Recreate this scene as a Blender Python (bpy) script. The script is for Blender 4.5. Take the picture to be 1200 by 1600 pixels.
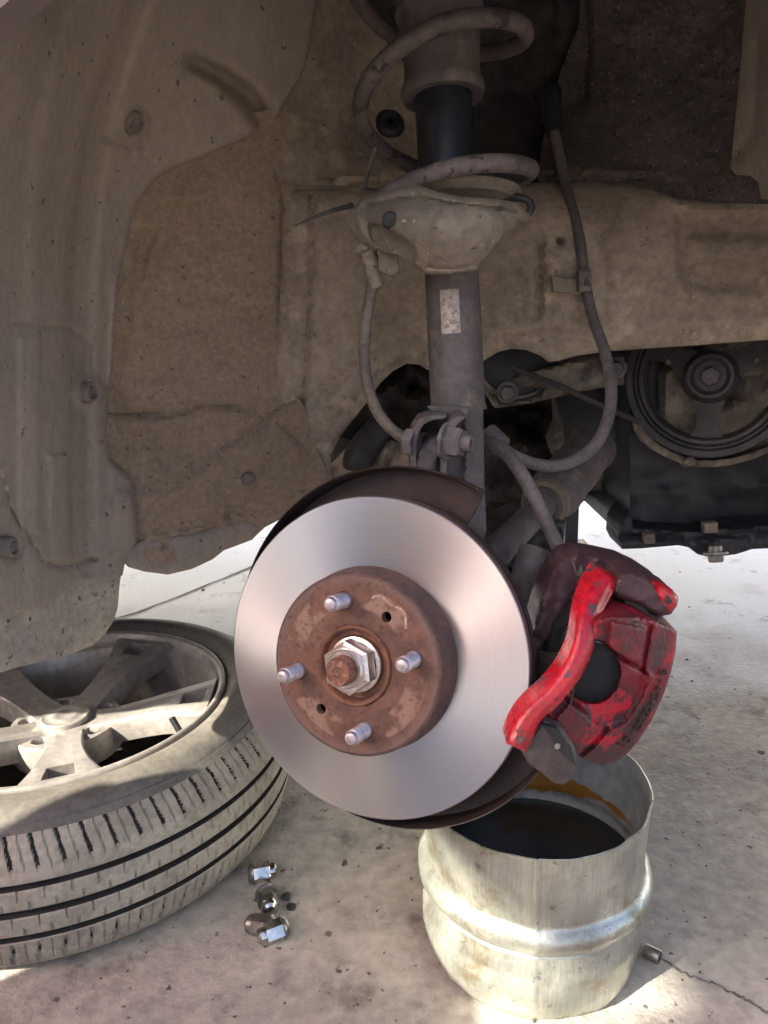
import bpy, bmesh, math, random
import numpy as np
from mathutils import Vector, Matrix, noise as mnoise
from mathutils.geometry import delaunay_2d_cdt
random.seed(7); rng = np.random.default_rng(7)
S = bpy.context.scene
for o in list(bpy.data.objects): bpy.data.objects.remove(o)
C = S.collection
R_ = math.radians

# ------------------------------------------------------------------ camera
PITCH, ROLL, CAM_H, FPX = 0.257, -0.0308, 0.6455, 1220.0
_c, _s = math.cos(PITCH), math.sin(PITCH)
FW = Vector((0, _c, -_s)); U0 = Vector((0, _s, _c)); R0 = Vector((1, 0, 0))
RT = R0*math.cos(ROLL) + U0*math.sin(ROLL); UP = U0*math.cos(ROLL) - R0*math.sin(ROLL)
CAM = Vector((0, 0, CAM_H))
cd = bpy.data.cameras.new('camera'); cam = bpy.data.objects.new('camera', cd); C.objects.link(cam)
m = Matrix.Identity(4)
for i in range(3):
    m[i][0], m[i][1], m[i][2], m[i][3] = RT[i], UP[i], -FW[i], CAM[i]
cam.matrix_world = m
cd.sensor_fit = 'VERTICAL'; cd.sensor_height = 36; cd.lens = 36*FPX/1600
cd.clip_start = 0.02; cd.clip_end = 400
S.camera = cam

# ------------------------------------------------------------------ world, sun, exposure
SUN_EL, SUN_AZ = R_(32), R_(33)          # light travels towards +X, turned SUN_AZ towards +Y, down by SUN_EL
w = bpy.data.worlds.new('World'); S.world = w; w.use_nodes = True
nt = w.node_tree; bg = nt.nodes['Background']
sky = nt.nodes.new('ShaderNodeTexSky'); sky.sky_type = 'NISHITA'; sky.sun_disc = False
to_sun = Vector((-math.cos(SUN_EL)*math.cos(SUN_AZ), -math.cos(SUN_EL)*math.sin(SUN_AZ), math.sin(SUN_EL)))
sky.sun_elevation = SUN_EL; sky.sun_rotation = math.atan2(to_sun.x, to_sun.y)
sky.air_density = 0.5; sky.dust_density = 4.0; sky.ozone_density = 0.4
nt.links.new(sky.outputs[0], bg.inputs[0]); bg.inputs[1].default_value = 0.14
sd = bpy.data.lights.new('sun', 'SUN'); sd.energy = 5.0; sd.angle = R_(0.5); sd.color = (1.0, 0.93, 0.80)
so = bpy.data.objects.new('sun', sd); C.objects.link(so)
so.rotation_euler = to_sun.to_track_quat('Z', 'Y').to_euler()
S.view_settings.view_transform = 'Standard'; S.view_settings.look = 'None'; S.view_settings.gamma = 1
S.view_settings.exposure = 2.0
S.cycles.max_bounces = 8; S.cycles.diffuse_bounces = 5; S.cycles.glossy_bounces = 4
S.cycles.use_denoising = True

# ------------------------------------------------------------------ helpers
def ray(px, py): return FW + RT*((px-600)/FPX) - UP*((py-800)/FPX)
def P(px, py, Y):                      # the point at world depth Y seen at a photo pixel
    d = ray(px, py); return CAM + d*(Y/d.y)
def PG(px, py, z=0.0):                 # the point at height z
    d = ray(px, py); return CAM + d*((z-CAM_H)/d.z)
_DX = np.array(RT)/FPX; _DY = -np.array(UP)/FPX; _F = np.array(FW)
def PV(xy, Y):
    xy = np.asarray(xy, float)
    d = _F + (xy[:, :1]-600)*_DX + (xy[:, 1:2]-800)*_DY
    return np.array(CAM) + d*(np.asarray(Y)[:, None]/d[:, 1:2])

class MB:
    def __init__(s): s.v = []; s.f = []
    def add(s, v, f):
        n = len(s.v); s.v += [Vector(x) for x in v]; s.f += [tuple(i+n for i in q) for q in f]; return s
    def lathe(s, prof, M=Matrix.Identity(4), n=48, closed=False, jit=None):
        vs = []; fs = []; k = len(prof)
        for i in range(n):
            a = 2*math.pi*i/n; ca, sa = math.cos(a), math.sin(a)
            for j, (r, z) in enumerate(prof):
                if jit: r, z = jit(r, z, a)
                vs.append(M @ Vector((r*ca, r*sa, z)))
        for i in range(n):
            i2 = (i+1) % n
            for j in range(k if closed else k-1):
                j2 = (j+1) % k
                fs.append((i*k+j, i2*k+j, i2*k+j2, i*k+j2))
        return s.add(vs, fs)
    def tube(s, pts, r, n=12, sub=6, caps=True, rf=None):
        pts = [Vector(p) for p in pts]
        q = []
        if sub > 1 and len(pts) > 2:
            for i in range(len(pts)-1):
                p0 = pts[max(i-1, 0)]; p1 = pts[i]; p2 = pts[i+1]; p3 = pts[min(i+2, len(pts)-1)]
                for k in range(sub):
                    t = k/sub
                    q.append(0.5*((2*p1)+(p2-p0)*t+(2*p0-5*p1+4*p2-p3)*t*t+(3*p1-p0-3*p2+p3)*t**3))
            q.append(pts[-1])
        else: q = pts
        vs = []; fs = []; prev = None
        for i, p in enumerate(q):
            t = (q[min(i+1, len(q)-1)]-q[max(i-1, 0)]).normalized()
            if prev is None:
                a = t.cross(Vector((0, 0, 1)));  a = a if a.length > .1 else t.cross(Vector((1, 0, 0)))
            else: a = prev - t*prev.dot(t)
            a.normalize(); prev = a; b = t.cross(a)
            u = i/(len(q)-1); rr = rf(u)*r if rf else r
            for k in range(n):
                an = 2*math.pi*k/n; vs.append(p + a*rr*math.cos(an) + b*rr*math.sin(an))
        for i in range(len(q)-1):
            for k in range(n):
                k2 = (k+1) % n; fs.append((i*n+k, i*n+k2, (i+1)*n+k2, (i+1)*n+k))
        if caps: fs.append(tuple(range(n))[::-1]); fs.append(tuple((len(q)-1)*n+k for k in range(n)))
        return s.add(vs, fs)
    def prism(s, poly, d, inset=0.0, bev=0.0):   # poly: 3-D points seen face on, pushed back by the vector d; front edge chamfered
        poly = [Vector(p) for p in poly]; n = len(poly); d = Vector(d)
        c = sum(poly, Vector())/n
        if bev > 0:
            fr = [c + (p-c)*(1-bev/max((p-c).length, 1e-6)) for p in poly]
            md = [p + d.normalized()*bev for p in poly]
            bk = [p + d for p in poly]; vs = fr+md+bk; L = 3
        else: vs = poly + [p+d for p in poly]; L = 2
        fs = [tuple(range(n))]
        for l in range(L-1):
            for i in range(n):
                j = (i+1) % n; fs.append((l*n+j, l*n+i, (l+1)*n+i, (l+1)*n+j))
        fs.append(tuple((L-1)*n+i for i in range(n))[::-1])
        return s.add(vs, fs)
    def box(s, M, sx, sy, sz):
        vs = [M @ Vector((x*sx/2, y*sy/2, z*sz/2)) for x in (-1, 1) for y in (-1, 1) for z in (-1, 1)]
        return s.add(vs, [(0, 1, 3, 2), (4, 6, 7, 5), (0, 4, 5, 1), (2, 3, 7, 6), (0, 2, 6, 4), (1, 5, 7, 3)])

def frame(o, z, x=None):               # matrix at o with its Z axis along z
    z = Vector(z).normalized(); x = Vector(x) if x is not None else Vector((1, 0, 0))
    x = x - z*x.dot(z)
    if x.length < 1e-3: x = Vector((0, 1, 0)) - z*z.y
    x.normalize(); y = z.cross(x)
    return Matrix(((x.x, y.x, z.x, o[0]), (x.y, y.y, z.y, o[1]), (x.z, y.z, z.z, o[2]), (0, 0, 0, 1)))

ORG = {}
def thing(name, label, cat, loc, group=None):
    o = bpy.data.objects.new(name, None); C.objects.link(o); o.empty_display_size = .05
    o.location = loc; o['label'] = label; o['category'] = cat
    if group: o['group'] = group
    ORG[o] = Vector(loc); return o
def tag(o, label, cat, group=None):
    o['label'] = label; o['category'] = cat
    if group: o['group'] = group
    return o
def obj(name, mb, mat, parent=None, smooth=True, ang=40, org=None, fix=True, label=None):
    org = ORG[parent] if parent is not None else Vector(org if org is not None else (0, 0, 0))
    me = bpy.data.meshes.new(name)
    me.from_pydata([tuple(v-org) for v in mb.v], [], mb.f); me.validate()
    if fix:
        bm = bmesh.new(); bm.from_mesh(me); bmesh.ops.recalc_face_normals(bm, faces=bm.faces); bm.to_mesh(me); bm.free()
    me.materials.append(mat)
    if smooth:
        me.shade_smooth(); 
        try: me.set_sharp_from_angle(angle=R_(ang))
        except Exception: pass
    o = bpy.data.objects.new(name, me); C.objects.link(o)
    if parent is not None: o.parent = parent
    else: o.location = org
    ORG[o] = org
    if label: o['label'] = label
    return o

# ------------------------------------------------------------------ height-field panels traced over the photo and set at their own depth
class Field:
    def __init__(s, pts):
        a = np.array(pts, float); s.p = a[:, :2]/1000; n = len(a)
        K = s.k(s.p, s.p) + np.eye(n)*1e-4; Q = np.hstack([np.ones((n, 1)), s.p])
        A = np.block([[K, Q], [Q.T, np.zeros((3, 3))]])
        s.w = np.linalg.solve(A, np.concatenate([a[:, 2], np.zeros(3)]))
    def k(s, a, b):
        d2 = ((a[:, None]-b[None])**2).sum(-1); return np.where(d2 > 0, d2*np.log(np.maximum(d2, 1e-12))*.5, 0)
    def __call__(s, xy):
        q = np.asarray(xy, float)/1000
        return s.k(q, s.p) @ s.w[:-3] + s.w[-3] + q @ s.w[-2:]
def pdist(xy, poly, closed=False):
    p = np.array(poly, float); a = p if closed else p[:-1]; b = np.roll(p, -1, 0) if closed else p[1:]
    out = np.full(len(xy), 1e9)
    for q, r in zip(a, b):
        ab = r-q; t = np.clip(((xy-q) @ ab)/max(ab @ ab, 1e-9), 0, 1)
        out = np.minimum(out, np.hypot(*(xy-q-t[:, None]*ab).T))
    return out
def inside(xy, poly):
    x, y = xy[:, 0], xy[:, 1]; r = np.zeros(len(xy), bool); n = len(poly)
    for i in range(n):
        (x1, y1), (x2, y2) = poly[i], poly[(i+1) % n]
        if y1 == y2: continue
        r ^= ((y1 > y) != (y2 > y)) & (x < (x2-x1)*(y-y1)/(y2-y1)+x1)
    return r
def groove(poly, w, d, closed=False):  # a channel (d>0 away from the viewer) along a line
    return lambda xy: d*np.exp(-(pdist(xy, poly, closed)/w)**2)
def pad(poly, d, w=4):                 # a raised (d<0) or sunk (d>0) area with soft edges
    def f(xy):
        s = pdist(xy, poly, True)*np.where(inside(xy, poly), 1, -1)
        return d/(1+np.exp(-np.clip(s/w*2, -30, 30)))
    return f
def wob(sc, amp, seed=0):
    def f(xy): return np.array([mnoise.fractal(Vector((x/sc, y/sc, seed)), 0.8, 2.0, 3) for x, y in xy])*amp
    return f
def chaikin(poly, it=2, closed=True):
    p = [np.array(q, float) for q in poly]
    for _ in range(it):
        q = []
        n = len(p)
        for i in range(n if closed else n-1):
            a, b = p[i], p[(i+1) % n]; q += [a*.75+b*.25, a*.25+b*.75]
        if not closed: q = [p[0]]+q+[p[-1]]
        p = q
    return [tuple(x) for x in p]
def panel_mb(poly, field, relief=(), step=8, thick=.003, holes=(), edge=None):
    loops = [poly]+list(holes); vs = []; es = []
    for lp in loops:
        b0 = len(vs); n = len(lp)
        for i in range(n):
            a, b = np.array(lp[i], float), np.array(lp[(i+1) % n], float)
            k = max(1, int(np.hypot(*(b-a))/step))
            for j in range(k): vs.append(tuple(a+(b-a)*j/k))
        es += [(i, i+1) for i in range(b0, len(vs)-1)]+[(len(vs)-1, b0)]
    pa = np.array(poly); x0, y0 = pa.min(0); x1, y1 = pa.max(0)
    gx, gy = np.meshgrid(np.arange(x0+step/2, x1, step), np.arange(y0+step/2, y1, step))
    gx = gx+np.where((np.arange(gx.shape[0]) % 2)[:, None], step/2, 0)
    g = np.stack([gx.ravel(), gy.ravel()], -1)
    ok = inside(g, poly) & (pdist(g, poly, True) > step*.45)
    for h in holes: ok &= ~inside(g, h) & (pdist(g, h, True) > step*.45)
    vs += [tuple(q) for q in g[ok]]
    ov, oe, of, *_ = delaunay_2d_cdt([Vector(v) for v in vs], es, [], 1, 1e-5)
    xy = np.array([tuple(v) for v in ov]); Y = field(xy) if callable(field) else np.full(len(xy), field)
    for r in relief: Y = Y + r(xy)
    if edge:
        d = pdist(xy, poly, True)
        for h in holes: d = np.minimum(d, pdist(xy, h, True))
        Y = Y + edge[1]*np.maximum(0, 1-d/edge[0])**2
    if holes:
        cc = np.array([xy[list(f)].mean(0) for f in of]); bad = np.zeros(len(cc), bool)
        for h_ in holes: bad |= inside(cc, h_)
        of = [f for f, q in zip(of, bad) if not q]
    p3 = PV(xy, Y); n = len(p3)
    mb = MB(); cnt = {}
    fs = []
    for f in of:
        f = tuple(f)
        a = sum(xy[f[i]][0]*xy[f[(i+1) % len(f)]][1]-xy[f[(i+1) % len(f)]][0]*xy[f[i]][1] for i in range(len(f)))
        if a > 0: f = f[::-1]
        fs.append(f)
        for i in range(len(f)): cnt[(f[i], f[(i+1) % len(f)])] = 1
    allf = list(fs)
    v = [Vector(q) for q in p3]
    if thick > 0:
        v += [q+Vector((0, thick, 0)) for q in v]
        allf += [tuple(i+n for i in f[::-1]) for f in fs]
        for (a, b) in cnt:
            if (b, a) not in cnt: allf.append((b, a, a+n, b+n))
    mb.v = v; mb.f = allf
    return mb
def panel(name, poly, field, mat, parent, relief=(), step=8, thick=.003, holes=(), edge=None, ang=45, label=None):
    return obj(name, panel_mb(poly, field, relief, step, thick, holes, edge), mat, parent, fix=False, ang=ang, label=label)
def surf_frame(field, px, py, lift=0.0):
    q = np.array([[px, py], [px+4, py], [px, py+4]]); p = PV(q, field(q))
    a, b = Vector(p[1]-p[0]), Vector(p[2]-p[0]); n = b.cross(a).normalized()
    if n.y > 0: n = -n
    return frame(Vector(p[0])+n*lift, n, RT)
def circle2(cx, cy, rx, ry=None, n=24):
    ry = ry or rx
    return [(cx+rx*math.cos(2*math.pi*i/n), cy+ry*math.sin(2*math.pi*i/n)) for i in range(n)]

# ------------------------------------------------------------------ materials
class tc_src:
    def __init__(s, tc): s.outputs = [tc.outputs['Object']]
def mat(name, c1, c2=None, scale=12, rough=.7, metal=0, bump=.3, bscale=300, contrast=(.4, .6), spec=.4, bdist=.001,
        c3=None, s3=60, k3=(.55, .62), stretch=(1, 1, 1), rvar=.15, fine=.25, c3metal=None, speck=None):
    M = bpy.data.materials.new(name); M.use_nodes = True; t = M.node_tree; N = t.nodes; L = t.links
    b = N['Principled BSDF']; b.inputs['Roughness'].default_value = rough; b.inputs['Metallic'].default_value = metal
    b.inputs['Specular IOR Level'].default_value = spec
    tc = N.new('ShaderNodeTexCoord'); mp = N.new('ShaderNodeMapping'); mp.inputs['Scale'].default_value = stretch
    L.new(tc.outputs['Object'], mp.inputs[0])
    def nz(sc, det=4, ro=.6, src=None):
        n = N.new('ShaderNodeTexNoise'); n.inputs['Scale'].default_value = sc; n.inputs['Detail'].default_value = det
        n.inputs['Roughness'].default_value = ro; L.new((src or mp).outputs[0], n.inputs[0]); return n
    def ramp(src, a, c):
        r = N.new('ShaderNodeMapRange'); r.inputs[1].default_value = a; r.inputs[2].default_value = c
        r.interpolation_type = 'SMOOTHSTEP'; L.new(src, r.inputs[0]); return r.outputs[0]
    def mix(f, a, c, mode='MIX'):
        x = N.new('ShaderNodeMix'); x.data_type = 'RGBA'; x.blend_type = mode
        if isinstance(f, float): x.inputs[0].default_value = f
        else: L.new(f, x.inputs[0])
        for s, v in ((6, a), (7, c)):
            if isinstance(v, tuple): x.inputs[s].default_value = (*v, 1)
            else: L.new(v, x.inputs[s])
        return x.outputs[2]
    n1 = nz(scale, 5)
    col = mix(ramp(n1.outputs[0], *contrast), c1, c2 or tuple(x*.75 for x in c1))
    nf = nz(bscale*.5, 3)
    if fine > 0:
        g = N.new('ShaderNodeMapRange'); g.inputs[3].default_value = 1-fine; g.inputs[4].default_value = 1+fine
        g.inputs[1].default_value = .25; g.inputs[2].default_value = .75; L.new(nf.outputs[0], g.inputs[0])
        cc = N.new('ShaderNodeCombineColor'); [L.new(g.outputs[0], cc.inputs[i]) for i in range(3)]
        col = mix(1.0, col, cc.outputs[0], 'MULTIPLY')
    if c3:
        f3 = ramp(nz(s3, 6, .65).outputs[0], *k3); col = mix(f3, col, c3)
        if c3metal is not None:
            q = N.new('ShaderNodeMapRange'); q.inputs[3].default_value = metal; q.inputs[4].default_value = c3metal
            L.new(f3, q.inputs[0]); L.new(q.outputs[0], b.inputs['Metallic'])
    if speck:                           # sharp little spots: (scale, cover, dark colour, light colour)
        sc_, cv, dk, lt = speck
        col = mix(ramp(nz(sc_, 3, .5, tc_src(tc)).outputs[0], .5+cv, .5+cv+.025), col, dk)
        if lt: col = mix(ramp(nz(sc_*1.7, 3, .5, tc_src(tc)).outputs[0], .52+cv, .52+cv+.03), col, lt)
    L.new(col, b.inputs['Base Color'])
    if rvar:
        g = N.new('ShaderNodeMapRange'); g.inputs[3].default_value = max(0, rough-rvar); g.inputs[4].default_value = min(1, rough+rvar)
        L.new(nz(scale*2.3, 4).outputs[0], g.inputs[0]); L.new(g.outputs[0], b.inputs['Roughness'])
    if bump:
        bp = N.new('ShaderNodeBump'); bp.inputs['Strength'].default_value = bump; bp.inputs['Distance'].default_value = bdist
        nb = nz(bscale, 4); L.new(nb.outputs[0], bp.inputs['Height']); L.new(bp.outputs[0], b.inputs['Normal'])
    M['k'] = 1
    return M
m_liner = mat('dusty_liner_plastic', (.285, .237, .193), (.252, .21, .17), 7, .75, 0, .3, 300, (.3, .7), c3=(.31, .255, .20), s3=26, k3=(.52, .72), stretch=(1, 1, .6), fine=.15, speck=(95, .19, (.11, .09, .075), (.36, .31, .26)))
m_felt = mat('dusty_felt', (.30, .228, .162), (.26, .196, .138), 5, .95, 0, 1.0, 300, (.35, .65), bdist=.0016, spec=.1, fine=.24, speck=(120, .17, (.17, .125, .09), (.36, .28, .21)))
m_body = mat('dusty_underseal', (.335, .272, .205), (.235, .19, .143), 9, .85, 0, .5, 230, (.38, .62), bdist=.0012, c3=(.42, .34, .245), s3=25, k3=(.52, .7), speck=(75, .19, (.17, .138, .108), (.42, .355, .28)))
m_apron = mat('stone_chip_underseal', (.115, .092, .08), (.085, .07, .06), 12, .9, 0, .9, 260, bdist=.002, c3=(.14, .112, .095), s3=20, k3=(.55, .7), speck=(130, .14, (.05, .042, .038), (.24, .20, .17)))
m_dark = mat('dark_grime_and_shade', (.03, .028, .026), (.05, .044, .038), 20, .7, 0, .4, 200)
m_black = mat('black_rubber', (.017, .018, .021), (.022, .022, .024), 15, .5, 0, .1, 200, rvar=.1)
m_bore = mat('black_piston', (.010, .012, .016), (.013, .014, .018), 15, .75, 0, .1, 200)
m_damper = mat('black_damper_sleeve', (.012, .014, .018), (.018, .02, .024), 8, .38, 0, .05, 120, rvar=.05, spec=.5)
m_strut = mat('dusty_strut_paint', (.112, .094, .092), (.078, .067, .065), 14, .7, .1, .35, 260, c3=(.19, .155, .125), s3=30, k3=(.52, .72))
m_seat = mat('dusty_steel_pan', (.205, .172, .13), (.15, .125, .096), 12, .75, .1, .35, 230, c3=(.12, .10, .085), s3=40, k3=(.6, .72), speck=(120, .17, (.07, .055, .045), (.36, .32, .26)))
m_spring = mat('worn_spring_paint', (.125, .10, .094), (.08, .065, .062), 20, .65, .1, .3, 260, c3=(.045, .032, .028), s3=48, k3=(.57, .61), speck=(140, .18, (.04, .03, .027), (.26, .22, .20)))
m_hose = mat('grey_hose', (.085, .073, .073), (.115, .098, .094), 25, .65, 0, .25, 400, rvar=.08)
m_cable = mat('brown_cable', (.085, .068, .055), (.13, .106, .085), 25, .65, 0, .25, 400, rvar=.08)
m_knuckle = mat('dusty_cast_iron', (.135, .118, .118), (.09, .078, .077), 22, .75, .2, .5, 240)
m_shield = mat('maroon_black_shield', (.032, .021, .021), (.048, .032, .03), 18, .45, .2, .2, 200)
m_rust = None
m_stud = mat('zinc_stud', (.50, .46, .50), (.38, .34, .37), 90, .42, .75, .2, 600, rvar=.1, c3=(.28, .18, .13), s3=140, k3=(.6, .7), c3metal=.2)
m_nutsteel = mat('zinc_axle_nut', (.66, .60, .57), (.52, .46, .43), 60, .34, .9, .1, 500, rvar=.08, c3=(.35, .22, .15), s3=120, k3=(.62, .72), c3metal=.2)
m_rusty = mat('rust_steel', (.19, .085, .055), (.12, .058, .042), 50, .85, .1, .6, 420, c3=(.30, .17, .12), s3=160, k3=(.5, .6))
m_hub = mat('rusty_hub', (.20, .092, .056), (.135, .066, .046), 60, .8, .15, .5, 420, c3=(.10, .05, .04), s3=90, k3=(.58, .68))
m_red = mat('worn_red_paint', (.50, .012, .022), (.40, .010, .02), 40, .38, 0, .25, 300, rvar=.12, spec=.6, c3=(.075, .05, .05), s3=34, k3=(.56, .62))
m_redband = mat('bright_red_paint', (.48, .010, .026), (.36, .008, .018), 60, .28, 0, .3, 420, rvar=.12, spec=.6, c3=(.10, .055, .06), s3=38, k3=(.57, .61), speck=(170, .2, (.05, .03, .03), None))
m_maroon = mat('dark_maroon_casting', (.055, .026, .032), (.075, .04, .045), 30, .5, .1, .35, 300, c3=(.22, .015, .03), s3=30, k3=(.63, .70))
m_redworn = mat('rubbed_red_casting', (.19, .013, .021), (.065, .025, .028), 24, .36, .05, .9, 420, contrast=(.42, .58), c3=(.45, .012, .03), s3=36, k3=(.55, .63), speck=(150, .19, (.035, .02, .02), None))
m_pad = mat('dark_pad_steel', (.07, .055, .055), (.10, .08, .075), 30, .55, .3, .3, 300)
m_letter = mat('blackened_letters', (.045, .032, .026), None, 30, .8, 0, .1, 300)
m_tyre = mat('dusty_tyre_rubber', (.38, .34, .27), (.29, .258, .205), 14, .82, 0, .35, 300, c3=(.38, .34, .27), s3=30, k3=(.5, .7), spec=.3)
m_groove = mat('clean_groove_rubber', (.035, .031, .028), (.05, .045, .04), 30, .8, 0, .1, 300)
m_side = mat('tyre_sidewall', (.18, .165, .14), (.13, .118, .10), 10, .7, 0, .3, 300, c3=(.19, .17, .14), s3=24, k3=(.52, .72), spec=.4)
m_rim = mat('grey_alloy', (.34, .315, .285), (.26, .24, .218), 10, .36, .3, .1, 200, rvar=.08, c3=(.17, .14, .115), s3=25, k3=(.6, .75), c3metal=.2)
m_chrome = mat('chrome', (.60, .59, .56), (.50, .49, .46), 90, .2, 1, .03, 300, rvar=.06)
m_dullsteel = mat('dull_steel', (.26, .25, .23), (.20, .19, .175), 60, .35, .8, .1, 300)
m_oil = mat('used_oil', (.030, .033, .030), (.022, .024, .021), 6, .16, 0, .02, 30, rvar=.03, spec=.5)
m_pulley = mat('dusty_black_pulley', (.055, .05, .05), (.035, .033, .034), 16, .55, .2, .25, 250, rvar=.1)
m_alum = mat('cast_aluminium_dusty', (.21, .18, .145), (.13, .112, .09), 18, .65, .25, .4, 220, c3=(.09, .08, .07), s3=35, k3=(.55, .68))
m_engine = mat('black_painted_engine', (.012, .014, .02), (.022, .022, .026), 12, .5, 0, .2, 150, rvar=.12)
m_flap = mat('dusty_mud_flap', (.34, .30, .25), (.27, .24, .205), 14, .85, 0, .3, 260, c3=(.10, .09, .08), s3=70, k3=(.62, .70), speck=(110, .17, (.08, .07, .06), (.42, .38, .33)))
m_paint = mat('faded_pink_grey_paint', (.17, .135, .13), (.15, .12, .115), 6, .35, 0, .02, 100, rvar=.05, fine=.05)
m_chalk = mat('chalk', (.40, .29, .25), (.26, .17, .135), 160, .9, 0, .3, 600)
m_label = mat('foil_label', (.30, .25, .22), (.42, .37, .33), 90, .5, .3, .2, 400, c3=(.2, .16, .14), s3=200, k3=(.5, .6))

def disc_material():                   # turned cast iron: fine concentric machining makes the highlights fan out
    M = bpy.data.materials.new('turned_iron'); M.use_nodes = True; t = M.node_tree; N = t.nodes; L = t.links
    b = N['Principled BSDF']; b.inputs['Metallic'].default_value = .92; b.inputs['Roughness'].default_value = .42
    b.inputs['Anisotropic'].default_value = .97
    tg = N.new('ShaderNodeTangent'); tg.direction_type = 'RADIAL'; tg.axis = 'Z'; L.new(tg.outputs[0], b.inputs['Tangent'])
    tc = N.new('ShaderNodeTexCoord'); sp = N.new('ShaderNodeSeparateXYZ'); L.new(tc.outputs['Object'], sp.inputs[0])
    le = N.new('ShaderNodeVectorMath'); le.operation = 'LENGTH'
    cb = N.new('ShaderNodeCombineXYZ'); L.new(sp.outputs[0], cb.inputs[0]); L.new(sp.outputs[1], cb.inputs[1]); L.new(cb.outputs[0], le.inputs[0])
    n = N.new('ShaderNodeTexNoise'); n.noise_dimensions = '1D'; n.inputs['Scale'].default_value = 2600; n.inputs['Detail'].default_value = 2
    L.new(le.outputs['Value'], n.inputs['W'])
    n2 = N.new('ShaderNodeTexNoise'); n2.inputs['Scale'].default_value = 18; n2.inputs['Detail'].default_value = 4; L.new(tc.outputs['Object'], n2.inputs[0])
    r = N.new('ShaderNodeMapRange'); r.inputs[3].default_value = .36; r.inputs[4].default_value = .44; L.new(n2.outputs[0], r.inputs[0]); L.new(r.outputs[0], b.inputs['Roughness'])
    bp = N.new('ShaderNodeBump'); bp.inputs['Strength'].default_value = .07; bp.inputs['Distance'].default_value = .0003
    L.new(n.outputs[0], bp.inputs['Height']); L.new(bp.outputs[0], b.inputs['Normal'])
    n5 = N.new('ShaderNodeTexNoise'); n5.noise_dimensions = '1D'; n5.inputs['Scale'].default_value = 420; n5.inputs['Detail'].default_value = 5; L.new(le.outputs['Value'], n5.inputs['W'])
    av = N.new('ShaderNodeMath'); av.operation = 'MULTIPLY_ADD'; av.inputs[1].default_value = 1.4; av.inputs[2].default_value = -.2; L.new(n5.outputs[0], av.inputs[0])
    r2 = N.new('ShaderNodeMix'); r2.data_type = 'RGBA'; L.new(av.outputs[0], r2.inputs[0])
    r2.inputs[6].default_value = (.385, .375, .385, 1); r2.inputs[7].default_value = (.412, .40, .412, 1); L.new(r2.outputs[2], b.inputs['Base Color'])
    return M
m_disc = disc_material()
m_clip = mat('dull_clip_plastic', (.15, .127, .108), (.19, .16, .135), 60, .6, 0, .2, 300)
def hat_material():                    # rust with lighter bare patches between the studs
    M = mat('rusty_hat', (.155, .078, .055), (.105, .056, .044), 45, .78, .15, .35, 420, fine=.2)
    t = M.node_tree; N = t.nodes; L = t.links; b = N['Principled BSDF']
    src = b.inputs['Base Color'].links[0].from_socket
    tc = N.new('ShaderNodeTexCoord'); sp = N.new('ShaderNodeSeparateXYZ'); L.new(tc.outputs['Object'], sp.inputs[0])
    def mth(op, a, c=None):
        x = N.new('ShaderNodeMath'); x.operation = op
        for i, v in ((0, a), (1, c)):
            if v is None: continue
            if isinstance(v, (int, float)): x.inputs[i].default_value = v
            else: L.new(v, x.inputs[i])
        return x.outputs[0]
    def rng_(v, a, c, lo=0., hi=1.):
        x = N.new('ShaderNodeMapRange'); x.inputs[1].default_value = a; x.inputs[2].default_value = c
        x.inputs[3].default_value = lo; x.inputs[4].default_value = hi; L.new(v, x.inputs[0]); return x.outputs[0]
    nz = N.new('ShaderNodeTexNoise'); nz.inputs['Scale'].default_value = 70; nz.inputs['Detail'].default_value = 6; L.new(tc.outputs['Object'], nz.inputs[0])
    ang = mth('ARCTAN2', sp.outputs[1], sp.outputs[0])
    rad = mth('SQRT', mth('ADD', mth('MULTIPLY', sp.outputs[0], sp.outputs[0]), mth('MULTIPLY', sp.outputs[1], sp.outputs[1])))
    lobe = mth('COSINE', mth('MULTIPLY', mth('ADD', ang, .2418-math.pi/4), 4.0))   # peaks midway between the studs
    lob = mth('ADD', lobe, mth('MULTIPLY', mth('SUBTRACT', nz.outputs[0], .5), 5.0))
    msk = mth('MULTIPLY', rng_(lob, .15, .75), mth('MULTIPLY', rng_(rad, .043, .045), rng_(rad, .061, .059)))
    x = N.new('ShaderNodeMix'); x.data_type = 'RGBA'; L.new(msk, x.inputs[0]); L.new(src, x.inputs[6]); x.inputs[7].default_value = (.225, .14, .105, 1)
    y = N.new('ShaderNodeMix'); y.data_type = 'RGBA'; L.new(rng_(rad, .061, .068), y.inputs[0]); L.new(x.outputs[2], y.inputs[6]); y.inputs[7].default_value = (.15, .095, .08, 1)
    pt = N.new('ShaderNodeTexNoise'); pt.inputs['Scale'].default_value = 230; pt.inputs['Detail'].default_value = 5; L.new(tc.outputs['Object'], pt.inputs[0])
    z = N.new('ShaderNodeMix'); z.data_type = 'RGBA'; L.new(rng_(pt.outputs[0], .58, .70, 0, .75), z.inputs[0]); L.new(y.outputs[2], z.inputs[6]); z.inputs[7].default_value = (.06, .033, .027, 1); y = z
    L.new(y.outputs[2], b.inputs['Base Color'])
    return M
m_hat = hat_material()
m_hatwall = mat('dark_hat_wall', (.095, .06, .055), (.13, .075, .06), 40, .7, .2, .3, 400)
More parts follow.
